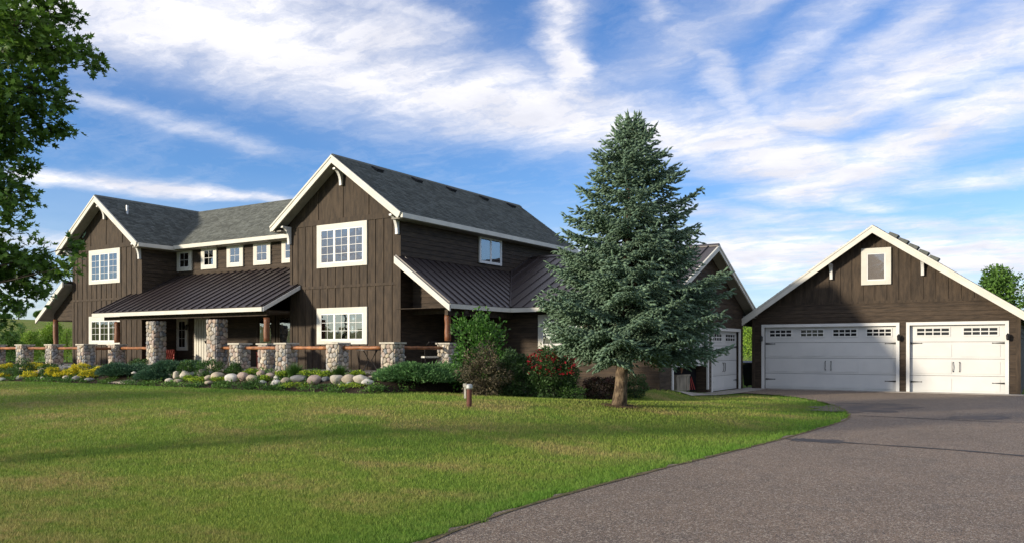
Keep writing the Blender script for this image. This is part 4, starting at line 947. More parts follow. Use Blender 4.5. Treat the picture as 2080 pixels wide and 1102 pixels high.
V3 = [(sp[0], sp[1], sp[2] + .03)] + [(a, b, g(a, b) + .006) for a, b in V]; o = npmesh('bare_soil', V3, [(0, i + 1, (i + 1) % k + 1) for i in range(k)], mat('bare_soil', (.16, .10, .06), .95, .1, 12, (.10, .065, .04), bump=.8)); tag(o, kind='structure')

# ------------------------------------------------------------------ maple at the left edge
def maple():
    D0 = 10.8; base = depth_pt(-420, 708, D0); bx, by = base[0], base[1]; zb = g(bx, by)
    t = thing('maple_tree', 'tall leafy maple at the left edge with its branches in front of the sky', 'tree', (bx, by, zb))
    cl = [(-60, 60, 150), (30, 60, 105), (105, 95, 72), (160, 118, 38), (197, 128, 20), (55, 180, 85), (95, 250, 42), (128, 262, 18), (20, 260, 75), (60, 340, 18), (15, 390, 55), (-40, 330, 110), (30, 430, 28),
          (10, 540, 75), (75, 520, 36), (105, 545, 32), (140, 540, 14), (25, 600, 45), (85, 590, 16), (-40, 480, 110), (-80, 200, 170), (90, 20, 62), (145, 30, 24), (-20, 650, 50), (150, 500, 10), (60, 560, 45),
          (-250, 150, 220), (-250, 400, 200), (-400, 0, 250), (-500, 300, 250), (-150, -150, 240), (30, -120, 150), (-420, 520, 180), (-420, 690, 190), (-300, 640, 150), (-560, 720, 200), (-380, 860, 130)]  # lowest clusters, out of view, are added to break up the trunk's shadow
    P, D = [], []; br = MB(); tx, ty = bx, by; 
    for (ox, oy) in ((0, 0), (-.45, .35), (.4, .4), (-.1, -.5)): br.tube([(tx + ox * .3, ty + oy * .3, zb - .1), (tx + ox, ty + oy, 2), (tx + ox * 1.7 + .1, ty + oy * 1.7, 4), (tx + ox * 2.4, ty + oy * 2.4, 7.2)], [.08, .062, .05, .02], 8)  # unseen stems, split and thinned so their shadow on the lawn stays soft
    for (px, py, r) in cl:
        far = px < -120 or py < -60; dd = D0 + (rng.normal() * .3 if not far else rng.normal() * 1.2); c = depth_pt(px, py, dd); rm = r * PX(dd)
        hz = min(max(c[2] - .35 * np.linalg.norm(c[:2] - [bx, by]), 1.5), 7); p0 = np.array([tx, ty, hz]); mid = (p0 + c) / 2 + np.array([0, 0, .15]); br.tube([p0, mid, c], [.018, .013, .006], 5, False)
        nt = int(max(6, (rm * 2) ** 2 * (54 if not far else 9)))
        for _ in range(nt):
            u = unit(1)[0]; e = c + u * rm * rng.random() ** .4 * np.array([1, 1, .85]); s0 = c + (e - c) * .35; 
            if not far and rng.random() < .3: br.tube([c, s0, e], [.007, .005, .002], 3, False)
            k = 11 if not far else 9; tt = rng.random(k) * .55 + .45; q = s0 + (e - s0) * tt[:, None] + rng.normal(0, .05, (k, 3)); dv = (e - c) / (np.linalg.norm(e - c) + 1e-6) + unit(k) * .9 + np.array([0, 0, -.25]); P.append(q); D.append(dv / np.linalg.norm(dv, axis=1, keepdims=True))
    P, D = np.vstack(P), np.vstack(D); print('maple leaves', len(P))
    up = unit(len(P)) * .7 + np.array([0, 0, 1.0]); y = np.cross(up, D); V, F = leaves(P, D, .07 + .05 * rng.random(len(P)), MAPLE, MAPLE_F, y / np.linalg.norm(y, axis=1, keepdims=True))
    npmesh('foliage', V, F, M['maple'], t); br.build('trunk', M['darkbark'], t, True)
maple()

# ------------------------------------------------------------------ shrubs by the side porch
def P3(px, py, d): return depth_pt(px, py, d)
def shr(name, label, cat, px, py, w, h, d, n, size, m, **k):
    if name == 'perennials' or cat in ('perennial',): d = min(max(dep(at(px, py + h / 2)), 20), 45)
    c = P3(px, py, d); s = PX(d); return shrub(name, label, cat, c, (w / 2 * s, w / 2 * s * k.pop('deep', 1), h / 2 * s), n, size, m, **k)
shr('shrub', 'tall bright green shrub in front of the side porch post', 'shrub', 974, 690, 96, 104, 23.6, 4200, .10, 'leaflight2', up=.3, lump=.42)
shr('shrub', 'rounded brown purple shrub below the tall green shrub', 'shrub', 985, 748, 90, 70, 22.4, 5200, .065, 'leafbrown', lump=.4)
shr('shrub', 'dark green rounded shrub left of the red flowering shrub', 'shrub', 1045, 748, 88, 80, 23.0, 8500, .065, 'leafdark')
shr('rose_bush', 'dark green bush covered in red blossoms left of the spruce', 'bush', 1122, 752, 100, 84, 22.6, 8500, .07, 'leafmid', flowers=('flowred', 520, .085))
shr('barberry', 'low dark red barberry just left of the spruce trunk', 'shrub', 1222, 778, 80, 30, 23.4, 5200, .055, 'leafred')
shr('shrub', 'small green and red shrub right of the spruce trunk', 'shrub', 1290, 776, 50, 28, 24.0, 2600, .05, 'leafmid')
shr('shrub', 'light green low plant under the red flowering bush', 'plant', 1160, 786, 60, 14, 22.3, 1200, .05, 'leaf')
def sprays(name, label, cat, px0, px1, pyb, top, d, n, m, group=None, lift=.35, ln=.16):
    """spreading evergreen: arching sprays of fine scale foliage"""
    p0 = at((px0 + px1) / 2, pyb - 2); d = min(dep(p0), 45); s = PX(d); rx = (px1 - px0) / 2 * s; c = p0 + FW * rx * (.12 if px0 > 700 else .35); base = g(c[0], c[1]); rz = max((pyb - top) * s - (base - p0[2]), .25); c[2] = base; t = thing(name, label, cat, (c[0], c[1], base), group)
    u = rng.random(n) * 2 * math.pi; q = rng.random(n) ** .6; hh = rz * (.35 + .65 * np.sqrt(np.clip(1 - q ** 2.5, 0, 1))) * (.8 + .35 * np.sin(u * 3 + 1) * q) * (.06 + .99 * rng.random(n) ** .6)
    dx, dy = np.cos(u), np.sin(u); X = q[:, None] * rx * (dx[:, None] * RT[:2] + .62 * dy[:, None] * FW[:2]); P = np.column_stack([c[0] + X[:, 0], c[1] + X[:, 1], c[2] + hh])
    out = np.column_stack([X / (np.linalg.norm(X, axis=1, keepdims=True) + 1e-6), np.full(n, lift)]) + unit(n) * .5; out /= np.linalg.norm(out, axis=1, keepdims=True)
    PP, DD = [], []
    for k in range(7): PP.append(P + out * ln * k / 7); e = out + unit(n) * .75; DD.append(e / np.linalg.norm(e, axis=1, keepdims=True))
    V, F = leaves(np.vstack(PP), np.vstack(DD), ln * .55, np.array([(0, -.09, 0), (.4, .10, .03), (1, 0, 0), (.4, -.12, 0)]), [(0, 2, 1), (0, 3, 2)]); npmesh('foliage', V, F, M[m], t)
    b = MB()
    for k in range(4): e = P[rng.integers(n)]; b.tube([(c[0], c[1], base - .05), tuple((np.array([c[0], c[1], base + .05]) + e) / 2), tuple(e)], [.02, .012, .004], 4)
    b.build('stems', M['darkbark'], t); return t
sprays('juniper', 'wide spreading green juniper below the rightmost front pillar', 'juniper', 762, 948, 789, 742, 20.8, 9000, 'juniper')
sprays('juniper', 'blue green juniper tips reaching right beside the brown shrub', 'juniper', 905, 1005, 789, 762, 21.2, 2200, 'juniperblue')
sprays('juniper', 'long low dark juniper left of the path slab', 'juniper', 195, 292, 771, 742, 27.2, 3200, 'juniperblue')
sprays('juniper', 'dark juniper mound right of the path slab', 'juniper', 276, 348, 777, 756, 25.6, 2800, 'juniperblue')
sprays('juniper', 'dark juniper under the red chair', 'juniper', 300, 400, 764, 737, 27.0, 3200, 'juniperblue')
shr('shrub', 'rounded green shrub left of the left tall stone column', 'shrub', 282, 738, 36, 22, 30.5, 1500, .05, 'leaf')
for px, w, tp, tx in ((425, 56, 728, 'green leafy perennials at the foot of the right tall stone column'), (378, 34, 734, 'bright green perennials in front of the cream door'), (476, 30, 738, 'green perennials beside the fourth pillar from the right'),
                      (46, 40, 728, 'green perennials at the foot of the second pillar from the left'), (100, 40, 736, 'green perennials under the third pillar from the left'), (225, 24, 736, 'light green perennials under the left porch pillar')):
    shr('perennials', tx, 'plant', px, (tp + 764) / 2, w, 764 - tp, 26.5 if px > 200 else 29, 1300, .06, 'leaf', up=.8)
def grass_clump(px, pyb, w, h, d, n, label, m='ferndark'):
    c = at(px, pyb); d = dep(c); s = PX(d); t = thing('ornamental_grass', label, 'grass clump', (c[0], c[1], g(c[0], c[1])), None); u = rng.random(n) * 6.283; q = rng.random(n) ** .7
    P = np.column_stack([c[0] + np.cos(u) * q * w * s * .18, c[1] + np.sin(u) * q * w * s * .25, np.full(n, g(c[0], c[1]))]); D = np.column_stack([np.cos(u) * q * w / h * .75, np.sin(u) * q * w / h * .75, np.ones(n)]); D /= np.linalg.norm(D, axis=1, keepdims=True)
    L_ = h * s * (.6 + .4 * rng.random(n)) + (c[2] - g(c[0], c[1])); mid = P + D * L_[:, None] * .6; tip = P + D * L_[:, None] + np.column_stack([np.cos(u), np.sin(u), -np.ones(n) * .5]) * (.22 * L_ * q)[:, None]
    sd = np.column_stack([-np.sin(u), np.cos(u), np.zeros(n)]) * .006; V = np.stack([P - sd, P + sd, mid - sd, mid + sd, tip], 1).reshape(-1, 3); b = np.arange(n)[:, None] * 5
    F = np.vstack([b + np.array([0, 1, 3]), b + np.array([0, 3, 2]), b + np.array([2, 3, 4])]); npmesh('blades', V, F, M[m], t)
grass_clump(598, 766, 34, 36, 22.5, 420, 'upright green grass clump at the foot of the third pillar from the right'); grass_clump(690, 764, 34, 28, 22.0, 420, 'green grass clump at the foot of the second pillar from the right')
grass_clump(1322, 789, 80, 85, 24.3, 900, 'tall green ornamental grass at the corner of the attached garage'); grass_clump(1352, 790, 26, 30, 24.0, 400, 'short green grass clump beside the half open garage door')

# ------------------------------------------------------------------ border: flowers and boulders
yel = [(17, 744, 24, 10), (8, 763, 20, 8), (68, 745, 28, 14), (91, 745, 24, 11), (64, 762, 30, 13), (107, 757, 22, 20), (121, 763, 18, 12), (146, 757, 26, 13), (164, 748, 30, 16), (180, 761, 28, 17), (204, 751, 24, 10), (328, 754, 22, 19)]
ytx = ['far left behind the first pillar', 'lowest at the left edge of the view', 'left half of the pair between the second and third pillars', 'right half of the pair under the third pillar', 'low one in front of the wide tan boulder', 'between the wide tan boulder and the pale round one',
       'small one under the pale round boulder', 'left of the pillar before the left gable window', 'under the pillar before the left gable window', 'lowest beside the dark juniper', 'thin one running into the dark juniper', 'alone among the dark junipers near the cream door']
for (px, py, w, h), tx in zip(yel, ytx):
    p = at(px, py + h * .5); d = dep(p) if 10 < dep(p) < 48 else 29; shr('flower_mound', 'yellow flowering mound, ' + tx, 'flowers', px, py, w * 1.15, h * 1.1, d, 500, .045, 'leaflight', flowers=('flowyellow', 800, .055), stem=False, group='yellow flowering mounds in the border')
lim = [(383, 768, 16, 10), (402, 771, 32, 12), (446, 770, 30, 9), (512, 755, 26, 9), (540, 768, 18, 11), (575, 760, 24, 13), (630, 758, 38, 12), (664, 759, 28, 11), (727, 758, 26, 9), (718, 782, 40, 8), (600, 782, 50, 8)]
ltx = ['right of the two pale round boulders', 'before the dark grey boulder', 'draped over the tan boulder right of the cream door', 'above the pinkish boulder between pillars', 'before the upright pink grey boulder', 'before the third pillar from the right', 'above the long flat grey boulder',
       'between the blue grey boulder and the second pillar', 'above the large cream boulder', 'lowest before the large cream boulder', 'lowest before the long flat grey boulder']
for (px, py, w, h), tx in zip(lim, ltx):
    p = at(px, py + h * .5); d = dep(p) if 10 < dep(p) < 48 else 24; shr('sedum_mound', 'lime green sedum mound, ' + tx, 'plant', px, py, w * 1.15, h * 1.15, d, 600, .04, 'leaflight', flowers=('flowlime', 420, .045), stem=False, group='lime green sedum mounds among the boulders')
gc = [(515, 780, 40, 12, 'low green plant before the pinkish boulder'), (450, 778, 36, 8, 'grey green ground cover before the pale long boulder'), (660, 784, 50, 8, 'low green ground cover before the speckled boulder'), (765, 787, 40, 9, 'low green plants at the left foot of the spreading juniper'), (560, 786, 50, 7, 'low green ground cover before the grey white boulder'),
      (25, 756, 30, 14, 'green mound behind the lichen boulder at far left'), (400, 782, 50, 6, 'low green ground cover before the dark grey boulder'), (115, 768, 30, 8, 'green plants under the small yellow mound')]
for px, py, w, h, tx in gc:
    p = at(px, py + h * .5); d = dep(p) if 10 < dep(p) < 48 else 24; shr('ground_cover', tx, 'plant', px, py, w, h, d, 800, .045, 'leaf', stem=False)
def ico(sub=2):
    import bmesh
    bm = bmesh.new(); bmesh.ops.create_icosphere(bm, subdivisions=sub, radius=1); V = np.array([v.co[:] for v in bm.verts]); F = np.array([[v.index for v in f.verts] for f in bm.faces]); bm.free(); return V, F
IV, IF = ico(3)
BC_ = {'cream': (.56, .51, .42), 'tan': (.44, .38, .29), 'grey': (.27, .27, .26), 'pink': (.42, .33, .28), 'dark': (.17, .16, .155), 'white': (.62, .60, .54), 'blue': (.22, .24, .26), 'green': (.33, .36, .30)}
BM = {k_: mat('boulder_' + k_, c, .85, .25, 6, tuple(v * .68 for v in c), rand=.06, bump=.6, bscale=28) for k_, c in BC_.items()}
def boulder(px, py, w, h, c, tx):
    p = at(px, py + h * .45); d = dep(p)
    if not 10 < d < 48: d = float(np.interp(px, [0, 400, 760, 1300], [31, 26.5, 21.5, 24]))
    q = P3(px, py, d); s = PX(d); r = np.array([w / 2 * s * 1.06, w / 2 * s * random.uniform(.75, 1.0), h / 2 * s * 1.12]); V = IV.copy(); ph = rng.random(6) * 6
    f = 1 + .10 * np.sin(V[:, 0] * 2.3 + ph[0]) * np.sin(V[:, 1] * 2.1 + ph[1]) + .07 * np.sin(V[:, 2] * 3.1 + ph[2] + V[:, 0] * 2) + .03 * np.sin(V[:, 1] * 7 + ph[3]) * np.sin(V[:, 0] * 6 + ph[4])
    V = V * f[:, None]
    for _k in range(9): nrm = unit(1)[0]; o_ = V @ nrm; V = V - np.maximum(0, o_ - random.uniform(.72, .9))[:, None] * nrm * .85
    V = V * 1.08 * r; a = YAW + random.uniform(-.3, .3); ca, sa = math.cos(a), math.sin(a); V = np.column_stack([V[:, 0] * ca - V[:, 1] * sa, V[:, 0] * sa + V[:, 1] * ca, V[:, 2]]) + q
    o = npmesh('boulder', V, IF, BM[c], None, True); tag(o, tx, 'boulder', 'boulders edging the planting bed')
B_ = [(49, 749, 18, 9, 'tan', 'small tan boulder at far left among green plants'), (93, 753, 32, 15, 'tan', 'wide tan boulder between yellow mounds at left'), (71, 756, 14, 8, 'tan', 'small tan boulder touching the left end of the wide tan one'), (124, 748, 23, 15, 'cream', 'pale round boulder standing above the yellow mounds'),
      (142, 747, 17, 9, 'grey', 'grey boulder just right of the pale round one at left'), (41, 766, 18, 8, 'green', 'low lichen green boulder at the far left lawn edge'), (86, 767, 9, 6, 'green', 'tiny green grey boulder at the lawn edge under the wide tan one'), (134, 766, 12, 9, 'cream', 'small cream boulder at the lawn edge before the yellow mounds'),
      (156, 767, 17, 10, 'grey', 'grey boulder at the lawn edge below the left gable window'), (4, 769, 15, 7, 'green', 'flat green grey boulder cut by the left edge of the view'), (183, 770, 18, 7, 'grey', 'flat grey boulder at the left end of the dark juniper'), (178, 748, 15, 9, 'tan', 'small tan boulder inside the yellow mounds below the left window'),
      (260, 735, 17, 7, 'tan', 'small tan boulder above the long dark juniper'), (359, 761, 16, 16, 'cream', 'left one of two round pale boulders near the cream door'), (375, 760, 19, 17, 'cream', 'right one of two round pale boulders near the cream door'), (346, 763, 11, 9, 'dark', 'small dark boulder left of the two round pale ones'),
      (344, 772, 15, 9, 'cream', 'small pale boulder at the lawn edge below the small dark one'), (362, 773, 17, 9, 'tan', 'low tan boulder under the two round pale ones'), (391, 758, 13, 9, 'green', 'small green grey boulder right of the two round pale ones'), (411, 758, 20, 17, 'dark', 'dark grey upright boulder below the right tall column'),
      (428, 757, 12, 9, 'grey', 'small grey boulder right of the dark upright one'), (425, 767, 17, 12, 'tan', 'tan boulder below the small grey one'), (425, 776, 17, 8, 'tan', 'flat tan boulder at the lawn edge below the dark upright one'), (443, 764, 26, 17, 'tan', 'tan sloping boulder covered in lime sedum'),
      (471, 767, 29, 17, 'white', 'long white boulder below the fourth pillar from the right'), (494, 764, 23, 16, 'pink', 'pinkish boulder right of the long white one'), (512, 767, 21, 13, 'tan', 'tan boulder right of the pinkish one'), (530, 758, 16, 14, 'pink', 'upright pink grey boulder below the porch pillar with the right log post'),
      (550, 763, 19, 13, 'pink', 'pink boulder left of the third pillar from the right'), (562, 767, 11, 12, 'white', 'narrow white boulder right of the pink one'), (533, 776, 16, 8, 'green', 'pale green flat boulder at the lawn edge'), (560, 777, 19, 12, 'white', 'pointed grey white boulder at the lawn edge below the narrow white one'),
      (580, 773, 21, 12, 'tan', 'tan boulder right of the pointed grey white one'), (606, 768, 36, 13, 'grey', 'long flat grey boulder below the third pillar grass clump'), (639, 770, 27, 18, 'pink', 'large speckled pink boulder left of the second pillar'), (662, 769, 17, 10, 'blue', 'blue grey boulder right of the speckled pink one'),
      (686, 770, 28, 21, 'cream', 'large cream boulder below the second pillar from the right'), (709, 770, 27, 19, 'tan', 'large tan grey boulder between two cream ones'), (733, 770, 30, 19, 'cream', 'largest cream boulder near the spreading juniper'), (747, 775, 23, 12, 'white', 'white flat boulder touching the spreading juniper'),
      (754, 766, 11, 8, 'tan', 'small tan boulder behind the white flat one'), (693, 780, 9, 6, 'grey', 'tiny grey boulder at the foot of the large cream one'), (709, 780, 17, 9, 'green', 'small grey green boulder below the large tan grey one'), (1308, 784, 25, 13, 'pink', 'lone pink boulder right of the spruce trunk')]
for b in B_: boulder(*b)
def bed_cover():
    n = 26000; X = rng.uniform(-37, -14.6, n); dy = rng.random(n) ** 1.3 * 1.7; Y = BEDY(X) - .12 + dy; w = np.sin(X * 2.1) * np.sin(X * .9 + 2) + .8 * np.sin(X * 5.3 + Y * 3) ; k = (w + rng.normal(0, .5, n) > -.15 + dy * .3); X, Y = X[k], Y[k]; n = len(X)
    Z = G(np.column_stack([X, Y])); hh = (.02 + .13 * rng.random(n)) * (.6 + .4 * np.sin(X * 3.7) ** 2); D = unit(n) + np.array([0, 0, .5]); D /= np.linalg.norm(D, axis=1, keepdims=True)
    V, F = leaves(np.column_stack([X, Y, Z + hh]), D, .06 * (.5 + rng.random(n)), OVAL, OVAL_F); tag(npmesh('ground_cover_foliage', V, F, M['coverleaf']), 'low mixed green ground cover along the front of the border', 'ground cover', kind='stuff')
bed_cover()
# path slab and path light
pth = [at(218, 777)[:2], at(278, 780)[:2], at(288, 776)[:2], at(262, 771)[:2]]
V = [(p[0], p[1], g(*p) + .03) for p in pth] + [(p[0], p[1], g(*p) - .1) for p in pth]; o = npmesh('path_slab', V, [(0, 1, 2, 3), (0, 4, 5, 1), (1, 5, 6, 2), (2, 6, 7, 3), (3, 7, 4, 0)], M['paving']); tag(o, kind='structure')
q = at(272, 772); t = thing('path_light', 'small mushroom path light beside the slab in the border', 'lamp', tuple(q)); MB().tube([q, q + [0, 0, .26]], .012, 6).build('stem', M['iron'], t); MB().tube([q + [0, 0, .24], q + [0, 0, .27], q + [0, 0, .31]], [.085, .08, .01], 10).build('shade', M['cap'], t)

# ------------------------------------------------------------------ small things
def post():
    p = at(953, 825); d = dep(p); s = PX(d); t = thing('well_casing', 'short rusty steel post with a pale box on its top left, on the lawn', 'post', tuple(p))
    MB().tube([p + [0, 0, -.1], p + [0, 0, 36 * s]], .057, 14).build('pipe', M['rust'], t); MB().tube([p + [0, 0, 36 * s], p + [0, 0, 38.5 * s], p + [0, 0, 44 * s], p + [0, 0, 46 * s]], [.062, .078, .075, .05], 14).build('cap', M['pipe'], t)
    a = -RT * .088; F = Frame(tuple(p + a), tuple(RT), (0, 0, 1), tuple(-FW)); MB().box(F, -.022, .022, 17 * s, 42 * s, -.02, .03).build('conduit', M['cap'], t); MB().box(F, -.04, .03, 40 * s, 47 * s, -.04, .05).build('junction_box', M['cap'], t)
post()
q = at(1067, 803); t = thing('water_hydrant', 'thin grey yard hydrant with a curved top near the red flowering bush', 'hydrant', tuple(q)); s = PX(dep(q))
MB().tube([q, q + [0, 0, 24 * s]], .018, 8).build('pipe', M['pipe'], t); MB().tube([q + [0, 0, 22 * s], q + [0, 0, 30 * s], q + [0, 0, 36 * s] + RT * .03, q + [0, 0, 37 * s] + RT * .07, q + [0, 0, 33 * s] + RT * .09], [.03, .035, .028, .02, .022], 8).build('spout', M['rust'], t)
# patio chairs and table on the terrace
def wire_chair(x, y, rz, tx):
    z = .90; t = thing('patio_chair', tx, 'chair', (x, y, z)); ca, sa = math.cos(rz), math.sin(rz)
    def w(a, b, c): return (x + a * ca - b * sa, y + a * sa + b * ca, z + c)
    for a in (-.2, .2):
        for b in (-.2, .2): MB().tube([w(a * 1.25, b * 1.25, 0), w(a, b, .42)], .011, 6).build('leg', M['wire'], t)
    MB().tube([w(-.23, -.23, .42), w(.23, -.23, .42), w(.23, .23, .42), w(-.23, .23, .42), w(-.23, -.23, .42)], .011, 6).build('seat_frame', M['wire'], t)
    MB().tube([w(-.22, .22, .42), w(-.25, .30, .75), w(-.12, .33, .92), w(.12, .33, .92), w(.25, .30, .75), w(.22, .22, .42)], .012, 6).build('back_frame', M['wire'], t)
    for k in range(-4, 5): MB().tube([w(k * .045, .22, .42), w(k * .05, .315, .88)], .006, 4).build('back_rod', M['wire'], t)
    F = Frame((x, y, z), (ca, sa, 0), (-sa, ca, 0), (0, 0, 1)); MB().prism(F, [(-.2, -.22), (.2, -.22), (.23, -.18), (.23, .2), (-.23, .2), (-.23, -.18)], .43, .48).build('cushion', M['cushion'], t)
wire_chair(-16.75, 19.75, 2.0, 'black wire patio chair with white cushion left of the rightmost front pillar'); wire_chair(-16.15, 20.6, -2.2, 'black wire patio chair with white cushion right of the rightmost front pillar')
wire_chair(-19.6, 20.1, 1.0, 'black wire patio chair behind the second pillar from the right')
t = thing('patio_table', 'round black metal table behind the log rail', 'table', (-18.0, 19.9, .9)); MB().tube([(-18.0, 19.9, 1.56), (-18.0, 19.9, 1.59)], .42, 24).build('tabletop', M['wire'], t)
for a in (0, 1.57, 3.14, 4.71): MB().tube([(-18 + .32 * math.cos(a), 19.9 + .32 * math.sin(a), .9), (-18 + .06 * math.cos(a), 19.9 + .06 * math.sin(a), 1.25), (-18 + .3 * math.cos(a), 19.9 + .3 * math.sin(a), 1.56)], .013, 6).build('leg', M['wire'], t)
def adirondack(x, y, rz, tx):
    z = .90; t = thing('red_chair', tx, 'chair', (x, y, z)); ca, sa = math.cos(rz), math.sin(rz)
    def F(o, v, n): 
        f = lambda q: (q[0] * ca - q[1] * sa, q[0] * sa + q[1] * ca, q[2]); oo = f(o); return Frame((x + oo[0], y + oo[1], z + oo[2]), (ca, sa, 0), f(v), f(n))
    for k in range(5): MB().box(F((0, -.28 + k * .11, .36 - k * .02), (0, 1, 0), (0, 0, 1)), -.26, .26, 0, .095, 0, .02).build('seat_slat', M['red'], t)
    for k in range(5): MB().box(F((-.25 + k * .105, .26, .28), (0, .35, .94), (0, -.94, .35)), 0, .09, 0, .42, 0, .02).build('back_slat', M['red'], t)
    for a in (-.32, .29):
        MB().box(F((a, -.35, .56), (0, 1, 0), (0, 0, 1)), -.02, .09, 0, .68, 0, .022).build('arm', M['red'], t); MB().box(F((a, -.32, 0), (0, 1, 0), (0, 0, 1)), 0, .03, 0, .09, 0, .56).build('leg', M['red'], t); MB().box(F((a, .22, 0), (0, 1, 0), (0, 0, 1)), 0, .03, 0, .09, 0, .56).build('leg', M['red'], t)
adirondack(-30.95, 21.5, -1.45, 'red wooden slatted chair beside the left tall stone column'); adirondack(-24.9 + .5, 21.3, -.6, 'red wooden chair glimpsed between the porch pillars right of the entry')
# dark wheeled bin between the buildings, storage boxes in the open garage
x, y = -10.35, 35.1; t = thing('wheeled_bin', 'dark wheeled rubbish bin standing between the two garages', 'bin', (x, y, 0)); F = Frame((x, y, 0), (1, 0, 0), (0, 1, 0), (0, 0, 1))
b = MB(); vs = []
for (w_, d_, z_) in ((.22, .25, .08), (.29, .34, .98)): vs += [F.p(-w_, -d_, z_), F.p(w_, -d_, z_), F.p(w_, d_, z_), F.p(-w_, d_, z_)]
b.v = vs; b.f = [(0, 3, 2, 1), (4, 5, 6, 7), (0, 1, 5, 4), (1, 2, 6, 5), (2, 3, 7, 6), (3, 0, 4, 7)]; b.build('body', M['bin'], t); MB().prism(Frame((x, y, .99), (0, 1, 0), (0, 0, 1), (1, 0, 0)), [(-.38, 0), (.38, 0), (.36, .06), (0, .12), (-.36, .05)], -.32, .32).build('lid', M['bin'], t)
for s in (-.24, .24): MB().tube([(x + s - .03, y + .24, .12), (x + s + .03, y + .24, .12)], .12, 12).build('wheel', M['iron'], t)
def crate(x, y, z, w, d, h, m, nm, tx, cat):
    t = thing(nm, tx, cat, (x, y, z)); F = Frame((x, y, z), (1, 0, 0), (0, 1, 0), (0, 0, 1)); MB().box(F, -w, w, -d, d, 0, h).build('body', M[m], t); MB().box(F, -w - .02, w + .02, -d - .02, d + .02, h + .001, h + .06).build('lid', M[m], t)
    for s in (-.5, .5): MB().box(F, -w - .015, w + .015, d * s - .03, d * s + .03, .03, h - .02).build('rib', M[m], t)
crate(-10.75, 27.4, .16, .33, .62, .50, 'tanbox', 'deck_box', 'tan lidded storage box in the half open garage', 'storage box')
M['redjug'] = M['red']
t = thing('plant_pot', 'terracotta pot standing on the tan storage box', 'pot', (-10.7, 27.7, .73)); MB().tube([(-10.7, 27.7, .73), (-10.7, 27.7, .90), (-10.7, 27.7, .93)], [.10, .14, .15], 12).build('body', M['terracotta'], t); MB().tube([(-10.7, 27.7, .90), (-10.7, 27.7, .935)], .155, 12).build('rim', M['terracotta'], t)
t = thing('jug', 'pale plastic jug on the tan storage box', 'jug', (-10.7, 27.1, .73)); MB().tube([(-10.7, 27.1, .73), (-10.7, 27.1, .88), (-10.7, 27.1, .95)], [.09, .09, .03], 10).build('body', M['white'], t); MB().tube([(-10.7, 27.1, .95), (-10.7, 27.1, .98)], .03, 8).build('stopper', M['bin'], t)
t = thing('garden_tool', 'red handled tools leaning right of the tan storage box', 'tools', (-10.6, 28.4, .16))
for k in range(4): MB().tube([(-10.6 + .05 * k, 28.3 + .1 * k, .16), (-10.7, 28.5 + .06 * k, .85)], .018, 6).build('handle', M['red'], t)

# ------------------------------------------------------------------ background trees
def bg_tree(px, top, w, d, m, tx, n=2600, bottom=None, size=None, name='tree', lobes=7, cat='tree', group=None):
    s = PX(d); c0 = P3(px, HOR, d); zt = EYE + (HOR - top) * s; zb = g(c0[0], c0[1]); rb = w / 2 * s; t = thing(name, tx, cat, (c0[0], c0[1], zb), group)
    low = zb + (.12 if bottom else .25) * (zt - zb); PP, DD = [], []
    for k in range(lobes):
        f = k / (lobes - 1); z_ = low + (zt - low) * (.12 + .72 * f); a = k * 2.4; rr = rb * (.55 if f < .85 else .42) * random.uniform(.8, 1.1); o_ = rb * .50 * (1 - f * .7); c = (c0[0] + math.cos(a) * o_, c0[1] + math.sin(a) * o_, z_); hz = min((zt - low) * .24, zt - z_)
        P, dd = ellipsoid_pts(c, (rr, rr, max(hz, .3)), n // lobes, .35, .3); PP.append(P); DD.append(dd)
    P, D = np.vstack(PP), np.vstack(DD); D = D * .6 + unit(len(P)); D /= np.linalg.norm(D, axis=1, keepdims=True); V, F = leaves(P, D, (size or rb * .11) * (.6 + .8 * rng.random(len(P))), OVAL, OVAL_F); npmesh('crown', V, F, M[m], t)
    b = MB(); b.tube([(c0[0], c0[1], zb - .2), (c0[0] + .1, c0[1], (zb + zt) / 2), (c0[0], c0[1], zt * .9)], [rb * .09, rb * .055, .02], 8)
    for k in range(5): e = P[rng.integers(len(P))]; b.tube([(c0[0], c0[1], zb + (zt - zb) * (.3 + .08 * k)), tuple(e)], [rb * .035, .01], 5)
    b.build('trunk', M['darkbark'], t); return t
bg_tree(2025, 540, 120, 60, 'fargreen', 'leafy green tree behind the detached garage roof', 9000); bg_tree(2120, 552, 110, 58, 'fargreen', 'green tree at the right edge behind the garage', 6000)
bg_tree(1532, 628, 70, 62, 'farlight', 'bright green tree seen between the two garages', 4000, bottom=1); bg_tree(1505, 650, 60, 70, 'fargreen', 'darker green tree left in the gap between the garages', 3000, bottom=1)
bg_tree(105, 655, 70, 48, 'farlight', 'bright green bush behind the left side porch post', 6000, bottom=1); bg_tree(60, 672, 60, 46, 'farlight', 'light green bush left of the porch post behind the pillars', 5000, bottom=1)
bg_tree(135, 665, 40, 46, 'farlight', 'light green bush touching the left gable wall', 3000, bottom=1); bg_tree(20, 672, 60, 44, 'fargreen', 'darker green bush at the left edge behind the pillars', 4500, bottom=1)
bg_tree(42, 655, 36, 60, 'fargreen', 'narrow dark evergreen on the slope at left', 2500, bottom=1); bg_tree(-30, 660, 90, 46, 'fargreen', 'green bush mostly out of view at left', 3000, bottom=1)
bg_tree(38, 612, 32, 230, 'fargreen', 'dark tree on the far hilltop at left', 1500, size=.6); bg_tree(80, 632, 26, 240, 'fargreen', 'small round tree on the far hill right of the dark one', 1200, size=.6)
for px, tp in ((6, 640), (-60, 620), (120, 640), (160, 645)): bg_tree(px, tp, 40, 250, 'fargreen', {6: 'pale tree on the far hill at the left edge', -60: 'far hill tree out of view at left', 120: 'far hill tree left of the porch post', 160: 'far hill tree hidden behind the left gable'}[px], 900, size=.7, group='far trees on the hill')
